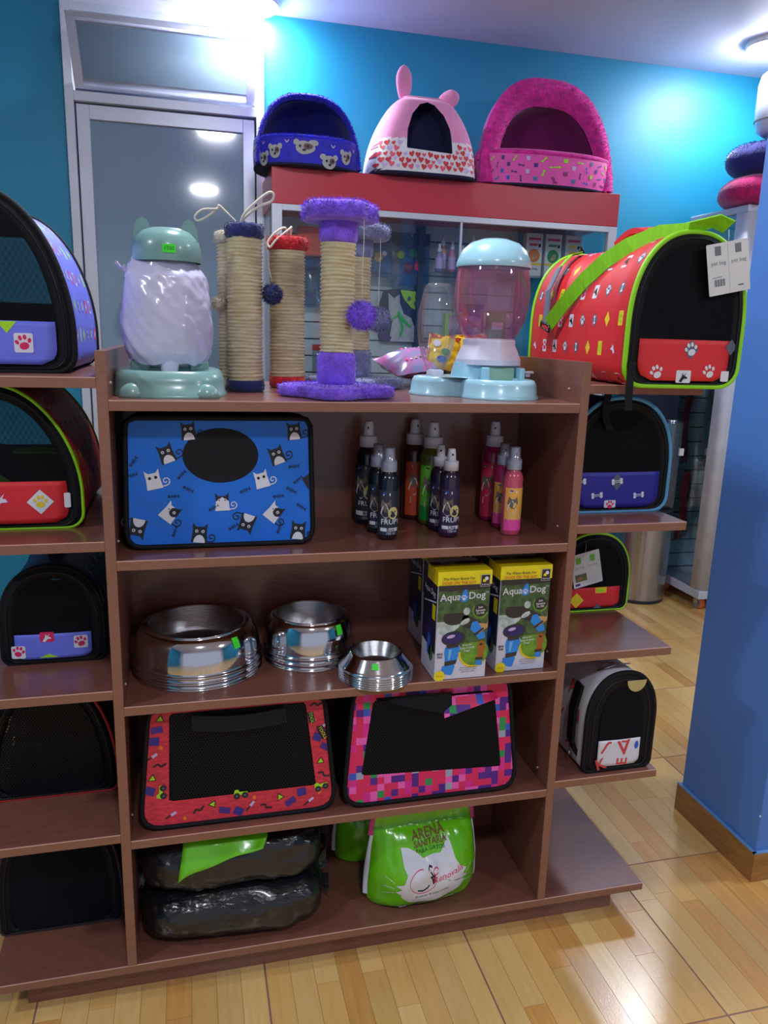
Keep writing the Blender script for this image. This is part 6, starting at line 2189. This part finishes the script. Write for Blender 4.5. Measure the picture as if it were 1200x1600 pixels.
mb = MB()
zs_ = [0.012+(SPL-0.012)*i/8 for i in range(9)]
mb.grid(lambda u, v: (lambda z: (lambda p: p)(side_pt(0.0+u*0.5, z)))(0.012+(SPL-0.012)*v), 40, 8, HEARTF)
mb.grid(lambda u, v: side_pt(u*0.5, SPL+(HB-SPL)*v), 40, 14, mat('white_plush_side', C(226, 220, 236), 0.8, sheen=0.4))
mb.build('rear_body', bh)
# front half made around the arched opening
def front(u, z, off=0.0):
    """u -1..1 across the front half"""
    s_ = shalf(z)
    u = max(-1.0, min(1.0, u))
    return (s_*u, -0.80*s_*max(0.0, 1-abs(u)**4.76)**(1/4.76)-off, z)
opening = [(-0.46, 0.108), (0.44, 0.098), (0.46, 0.20), (0.40, 0.262), (0.22, 0.306), (0.0, 0.318), (-0.24, 0.306), (-0.42, 0.26), (-0.48, 0.19)]
opening = rpoly(opening, 0.01, 3)
outer = [(-1, 0.012), (1, 0.012), (1, HB*0.97), (-1, HB*0.97)]
fine = []
for i in range(4):
    a, b_ = outer[i], outer[(i+1) % 4]
    for j in range(24):
        fine.append((a[0]+(b_[0]-a[0])*j/24, a[1]+(b_[1]-a[1])*j/24))
op2 = []
for i in range(len(opening)):
    a, b_ = opening[i], opening[(i+1) % len(opening)]
    for j in range(3):
        op2.append((a[0]+(b_[0]-a[0])*j/3, a[1]+(b_[1]-a[1])*j/3))
def radial(loop, n, c):
    out = []
    for k in range(n):
        t_ = 2*PI*k/n
        dx, dy = math.cos(t_), math.sin(t_)*0.3
        best = None
        for i in range(len(loop)):
            a, b_ = loop[i], loop[(i+1) % len(loop)]
            ex, ey = b_[0]-a[0], b_[1]-a[1]
            den = dx*ey-dy*ex
            if abs(den) < 1e-12:
                continue
            s_ = ((a[0]-c[0])*ey-(a[1]-c[1])*ex)/den
            w_ = ((a[0]-c[0])*dy-(a[1]-c[1])*dx)/den
            if s_ > 0 and -1e-9 <= w_ <= 1+1e-9:
                best = s_ if best is None else min(best, s_)
        out.append((c[0]+dx*best, c[1]+dy*best))
    return out
NR = 160
co = (0.0, 0.19)
ro, ri = radial(fine, NR, co), radial(op2, NR, co)
mb = MB()
rg = 12
vs_ = []
for k in range(rg+1):
    for a, b_ in zip(ro, ri):
        vs_.append(front(a[0]+(b_[0]-a[0])*k/rg, a[1]+(b_[1]-a[1])*k/rg))
for k in range(rg):
    for i in range(NR):
        f_ = (k*NR+i, k*NR+(i+1) % NR, (k+1)*NR+(i+1) % NR, (k+1)*NR+i)
        zc = sum(vs_[j][2] for j in f_)/4
        mb.f.append(f_)
        mb.m.append(mb.mi(HEARTF if zc < SPL else PINKV))
        mb.sm.append(True)
mb.v = [tuple(p) for p in vs_]
mb.build('front_body', bh)
mb = MB()
mb.vprism([sqs(2*PI*i/40, shalf(HB*0.965)) for i in range(40)], HB*0.955, HB*0.985, PINKV)
mb.build('crown', bh, bevel=0.006)
mb = MB()
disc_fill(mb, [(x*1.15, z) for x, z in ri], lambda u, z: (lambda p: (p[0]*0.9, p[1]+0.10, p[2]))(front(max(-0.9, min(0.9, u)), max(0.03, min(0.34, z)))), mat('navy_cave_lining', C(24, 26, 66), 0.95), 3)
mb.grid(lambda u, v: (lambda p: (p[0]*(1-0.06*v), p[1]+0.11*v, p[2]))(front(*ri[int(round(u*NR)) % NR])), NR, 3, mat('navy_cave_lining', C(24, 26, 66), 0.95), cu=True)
mb.build('cave_lining', bh)
MB().vprism([sqs(2*PI*i/48, WB*0.99) for i in range(48)], 0.0, 0.022, NAVYB).build('base_pad', bh, bevel=0.004)
d = Decal(lambda u, v, off: front(u, v, off+0.001), 0.001, 0.0006)
rr_ = random.Random(9)
for i in range(17):
    for j in range(5):
        u = -0.96+i*0.12+(0.06 if j % 2 else 0)
        v = 0.036+j*0.023+0.004*rr_.uniform(-1, 1)
        if -0.56 < u < 0.54 and v > 0.090:
            continue
        sz = 0.034 if (i+j) % 3 else 0.024
        c_ = [PR, PLIL, PR, mat('print_rose', C(236, 90, 120), 0.6)][rr_.randrange(4)]
        d.poly([(u+x*sz*3.4, v+y*sz*0.9) for x, y in heart(0, 0, 1, rr_.uniform(-0.4, 0.4))], c_, 0)
d.build('print', bh)
for sg, base_, tip, wd in ((-1, (-0.085, -0.03, HB-0.01), (-0.095, -0.045, HB+0.125), 0.037), (1, (0.085, -0.03, HB-0.012), (0.165, -0.06, HB+0.020), 0.037)):
    mb = MB()
    a, b_ = Vector(base_), Vector(tip)
    ax = (b_-a)
    L_ = ax.length
    ax.normalize()
    sd_ = ax.cross(Vector((0, 1, 0))).normalized()
    fw_ = Vector((0, 1, 0))
    mb.grid(lambda u, v: tuple(a+ax*L_*v+(sd_*math.cos(2*PI*u)*wd+fw_*math.sin(2*PI*u)*0.016)*(0.45+0.55*math.sin(PI*min(1, v*0.75+0.1)))*(math.sqrt(max(0, 1-max(0, (v-0.6)/0.4)**2)))), 24, 14, PINKV, cu=True)
    mb.build('ear', bh)

# ------------------------------------------------------------------ white cabinet on casters, cushions, dispenser
WMET = mat('white_powder_coat', C(206, 210, 226), 0.4)
WX, WY0, WY1, WZ0, WZ1 = 2.875, 1.985, 2.455, 0.105, 2.140
wc = thing('rolling_cabinet', 'tall white display cabinet on casters with glass side', 'display cabinet', (WX, WY0, 0))
WW = 0.95
post = rpoly([(0, 0), (0.085, 0), (0.085, 0.03), (0.03, 0.085), (0, 0.085)], [0.05, 0.004, 0.004, 0.004, 0.004], 7)
MB().vprism(post, WZ0+0.02, WZ1-0.03, WMET, True).build('corner_post', wc)
MB().box(0.0, WW, 0.0, WY1-WY0, WZ0-0.03, WZ0+0.02, WMET).build('bottom_tray', wc, bevel=0.006)
MB().box(0.0, WW, 0.0, WY1-WY0, WZ1-0.035, WZ1, WMET).build('top_frame', wc, bevel=0.006)
MB().box(0.0, 0.03, WY1-WY0-0.03, WY1-WY0, WZ0+0.02, WZ1-0.035, WMET).build('rear_post', wc)
box_part('side_glass', wc, 0.008, 0.013, 0.085, WY1-WY0-0.03, WZ0+0.02, WZ1-0.035, GLASS, 0)
dm = MB()
dm.box(0.088, 0.15, 0.0, 0.025, WZ0+0.03, WZ1-0.045, WMET).box(0.15, WW-0.06, 0.0, 0.025, WZ1-0.10, WZ1-0.045, WMET).box(0.15, WW-0.06, 0.0, 0.025, WZ0+0.03, WZ0+0.09, WMET).box(WW-0.06, WW, 0.0, 0.025, WZ0+0.03, WZ1-0.045, WMET)
do_ = dm.build('glass_door_frame', wc, bevel=0.002)
box_part('pane', do_, 0.15, WW-0.06, 0.009, 0.014, WZ0+0.09, WZ1-0.10, GLASS, 0)
lk = MB().lathe([(0.010, 0), (0.010, 0.008), (0.006, 0.012), (0, 0.012)], CHROME, 14).build('lock', do_)
lk.location = (0.118, -0.002, 2.03)
lk.rotation_euler = (R(90), 0, 0)
MB().box(0.03, WW, WY1-WY0-0.02, WY1-WY0-0.012, WZ0+0.02, WZ1-0.04, mat('slat_groove', C(70, 84, 96), 0.6)).build('slat_back', wc)
z = WZ0+0.03
while z < WZ1-0.13:
    MB().box(0.032, WW-0.01, WY1-WY0-0.036, WY1-WY0-0.02, z, z+0.078, mat('slat_pale_blue', C(170, 200, 206), 0.45)).build('slat', wc, bevel=0.002)
    z += 0.085
OR = mat('orange_caster_wheel', C(236, 120, 60), 0.4)
for cx_, cy_ in ((0.06, 0.07), (WW-0.06, 0.07), (0.06, 0.40), (WW-0.06, 0.40)):
    o = MB().box(cx_-0.022, cx_+0.022, cy_-0.016, cy_+0.016, WZ0-0.042, WZ0-0.03, CHROME).box(cx_-0.022, cx_-0.018, cy_-0.016, cy_+0.016, 0.03, WZ0-0.042, CHROME).box(cx_+0.018, cx_+0.022, cy_-0.016, cy_+0.016, 0.03, WZ0-0.042, CHROME).build('caster', wc)
    m2 = MB()
    m2.grid(lambda u, v: (cx_+0.016*(2*v-1), cy_+(0.036-0.004*(2*v-1)**4)*math.cos(2*PI*u), 0.036+(0.036-0.004*(2*v-1)**4)*math.sin(2*PI*u)), 24, 6, OR, cu=True)
    for sx in (-1, 1):
        m2.add([(cx_+sx*0.016, cy_+0.032*math.cos(2*PI*i/24), 0.036+0.032*math.sin(2*PI*i/24)) for i in range(24)], [tuple(range(24))], mat('caster_hub_grey', C(150, 150, 160), 0.4), False)
    m2.build('wheel', o)
# leashes hanging inside
lrr = random.Random(4)
lcols = [mat('leash_maroon', C(150, 40, 76), 0.6, var=(60, 0.5, C(60, 26, 50))), mat('leash_green', C(50, 104, 80), 0.6, var=(60, 0.5, C(30, 40, 50))), mat('leash_red', C(214, 50, 60), 0.6, var=(60, 0.5, C(90, 36, 46))), mat('leash_black', C(40, 40, 56), 0.5, var=(60, 0.4, None)), mat('leash_pink', C(190, 50, 110), 0.6), mat('leash_navy', C(40, 50, 96), 0.6)]
names_ = ['maroon', 'dark green', 'red', 'black', 'pink', 'navy blue']
k_ = 0
for row, (zt, ln) in enumerate(((1.36, 0.58), (0.74, 0.40))):
    for i in range(8):
        c_ = (i+row*2) % 6
        nth = 'second ' if i > 5 else ''
        x = WX+0.055+i*0.055
        y = WY1-0.10-0.06*((i*2+row) % 3)
        t = thing('dog_leash', f'{nth}{names_[c_]} leash hanging in the {"upper" if row == 0 else "lower"} row of the white cabinet', 'leash', (x, y, zt-ln), 0, 'leashes in the white cabinet')
        mb = MB()
        ph = lrr.uniform(0, 6)
        mb.strap([(0.012*math.sin(q*9+ph), 0.008*math.cos(q*7+ph), ln*q) for q in [j/14 for j in range(15)]], 0.05, 0.014, (1, 0.4, 0), lcols[c_])
        mb.build('webbing', t)
        MB().tube([(0, 0, ln-0.005), (0.0, 0.0, ln+0.012), (0, WY1-0.036-y, ln+0.012)], 0.002, CHROME, 5).build('hook', t)
        MB().tube([(0.014*math.cos(2*PI*j/12), -0.008, 0.02+0.022*math.sin(2*PI*j/12)) for j in range(12)], 0.003, CHROME, 6, True).build('snap_clip', t)
# round plush cushions
def donut(label, loc, r, h, mt, seed, fur=0.0):
    t = thing('pet_cushion', label, 'pet cushion', loc, 0, 'round cushions on the white cabinet')
    mb = MB()
    def fn(u, v):
        a, b_ = 2*PI*u, 2*PI*v
        w_ = 1+0.06*math.cos(5*a+seed)*max(0, math.cos(b_))+0.03*noise.noise(Vector((math.cos(a)*3, math.sin(a)*3, b_)))
        rr = r-h*0.62+h*0.62*math.cos(b_)*w_
        return (rr*math.cos(a), rr*math.sin(a), h/2+h/2*math.sin(b_)*w_*0.96)
    mb.grid(fn, 56, 20, mt, cu=True, cv=True)
    mb.v = [(x, y, max(0.0, z)) for x, y, z in mb.v]
    o = mb.build('bolster', t)
    disc = MB()
    disc_fill(disc, ell(0, 0, r*0.62, r*0.62, 32), lambda x, y: (x, y, h*0.35), mt, 2)
    disc.build('seat_pad', t)
    if fur:
        rr_ = random.Random(seed)
        fz = MB()
        sm = []
        for i in range(3000):
            p = fn(rr_.random(), rr_.uniform(0.0, 0.5))
            c_ = Vector((p[0], p[1], 0)).normalized()*(r-h*0.6)
            sm.append((p, (p[0]-c_.x, p[1]-c_.y, p[2]-h/2)))
        fz.fur(sm, fur, 0.003, mt, 0.1, rr_)
        fz.build('fur', o, kind='stuff')
    return t
cu = donut('magenta round plush cushion on top of the white cabinet', (3.075, 2.095, WZ1+0.0005), 0.25, 0.150, plush('deep_magenta_plush', 200, 20, 110), 2)
MB().add([(-0.185, -0.175, 0.03), (-0.150, -0.195, 0.045), (-0.145, -0.195, 0.022), (-0.178, -0.176, 0.005)], [(0, 1, 2, 3)], WHITE, False).build('care_label', cu)
donut('navy blue furry round cushion lying on the magenta one', (3.085, 2.095, WZ1+0.147), 0.235, 0.165, plush('navy_fur', 26, 28, 120), 5, 0.012)
# white capsule-shaped feeder with window
CAP = mat('gloss_white_plastic', C(222, 222, 236), 0.2, coat=0.5)
pc = thing('capsule_feeder', 'white capsule shaped pet feeder with dark window and paw mark on the cushions', 'pet feeder', (3.03, 2.03, WZ1+0.326))
mb = MB()
prof = [(0, 0.0), (0.07, 0.002), (0.105, 0.025), (0.120, 0.07), (0.122, 0.12), (0.122, 0.24), (0.112, 0.28), (0.085, 0.302), (0.04, 0.312), (0, 0.313)]
mb.lathe(prof, CAP, 40)
mb.build('shell', pc)
MB().lathe([(0.1225, 0.068), (0.1235, 0.072), (0.1225, 0.078)], TGREY, 40).build('seam', pc)
d = Decal(lambda u, v, off: (lambda a: ((0.1225+off)*math.cos(a), (0.1225+off)*math.sin(a), v))(R(-145)+u/0.122), 0.001, 0.001)
d.poly(rpoly([(-0.032, 0.10), (0.032, 0.10), (0.032, 0.235), (-0.032, 0.235)], 0.022, 5), PG, 0, 4)
d.poly(rpoly([(-0.027, 0.105), (0.027, 0.105), (0.022, 0.150), (0.024, 0.205), (-0.024, 0.205), (-0.022, 0.150)], 0.008, 4), PW, 1, 4)
d.poly(ell(0, 0.217, 0.013, 0.013, 14), PK, 1)
paw(d, 0.0, 0.125, 0.026, PK, 2)
d.build('window_print', pc)

# stainless water dispenser
DST = mat('dispenser_steel', C(176, 172, 172), 0.22, 0.9, bump=(12, 0.06), var=(3, 0.06, None), stretch=(6, 6, 0.4))
DDK = mat('dispenser_black', C(34, 38, 54), 0.3)
wd_ = thing('water_dispenser', 'stainless steel water dispenser with rounded body and black collar', 'water dispenser', (2.690, 2.315, 0))
def dsh(k, z0, z1, mt, name, bev=0.004):
    pts = []
    for i in range(40):
        a = PI+PI*i/39
        pts.append((0.152*k*math.cos(a), -0.02+0.150*k*math.sin(a)))
    pts += [(0.152*k, 0.14), (-0.152*k, 0.14)]
    return MB().vprism(pts, z0, z1, mt, False).build(name, wd_, bevel=bev)
dsh(0.98, 0.0, 0.02, DDK, 'foot')
dsh(1.0, 0.02, 0.475, DST, 'lower_body')
dsh(1.02, 0.475, 0.487, CHROME, 'tray_rim')
dsh(0.97, 0.487, 0.535, DDK, 'drip_tray')
MB().box(-0.150, 0.150, -0.075, 0.14, 0.535, 0.83, DST).build('recess_panel', wd_, bevel=0.02)
hd_ = dsh(0.98, 0.83, 1.035, DST, 'tap_head')
MB().lathe([(0.030, 0.0), (0.030, 0.012), (0.022, 0.016), (0.016, 0.012), (0, 0.012)], CHROME, 20, (0.06, -0.09, 1.035)).build('button_ring', hd_)
MB().box(0.086, 0.128, -0.128, -0.118, 0.852, 0.892, WHITE).build('logo_plate', hd_)
MB().box(-0.15, 0.15, -0.012, 0.14, 1.035, 1.30, DDK).build('upper_housing', wd_, bevel=0.01)
MB().box(-0.002, 0.04, -0.0145, -0.012, 1.18, 1.225, PR).build('red_tag', wd_)
MB().lathe([(0.10, 1.30), (0.13, 1.34), (0.13, 1.56), (0.08, 1.62), (0, 1.63)], glassy('water_jug', (0.6, 0.78, 0.95), 0.08, 0.05, C(110, 150, 200), 0.2), 32, (0, 0.02, 0)).build('water_jug', wd_)
MB().tube([(0.03, -0.10, 0.83), (0.03, -0.11, 0.80)], 0.010, DDK, 8).build('spout', wd_)
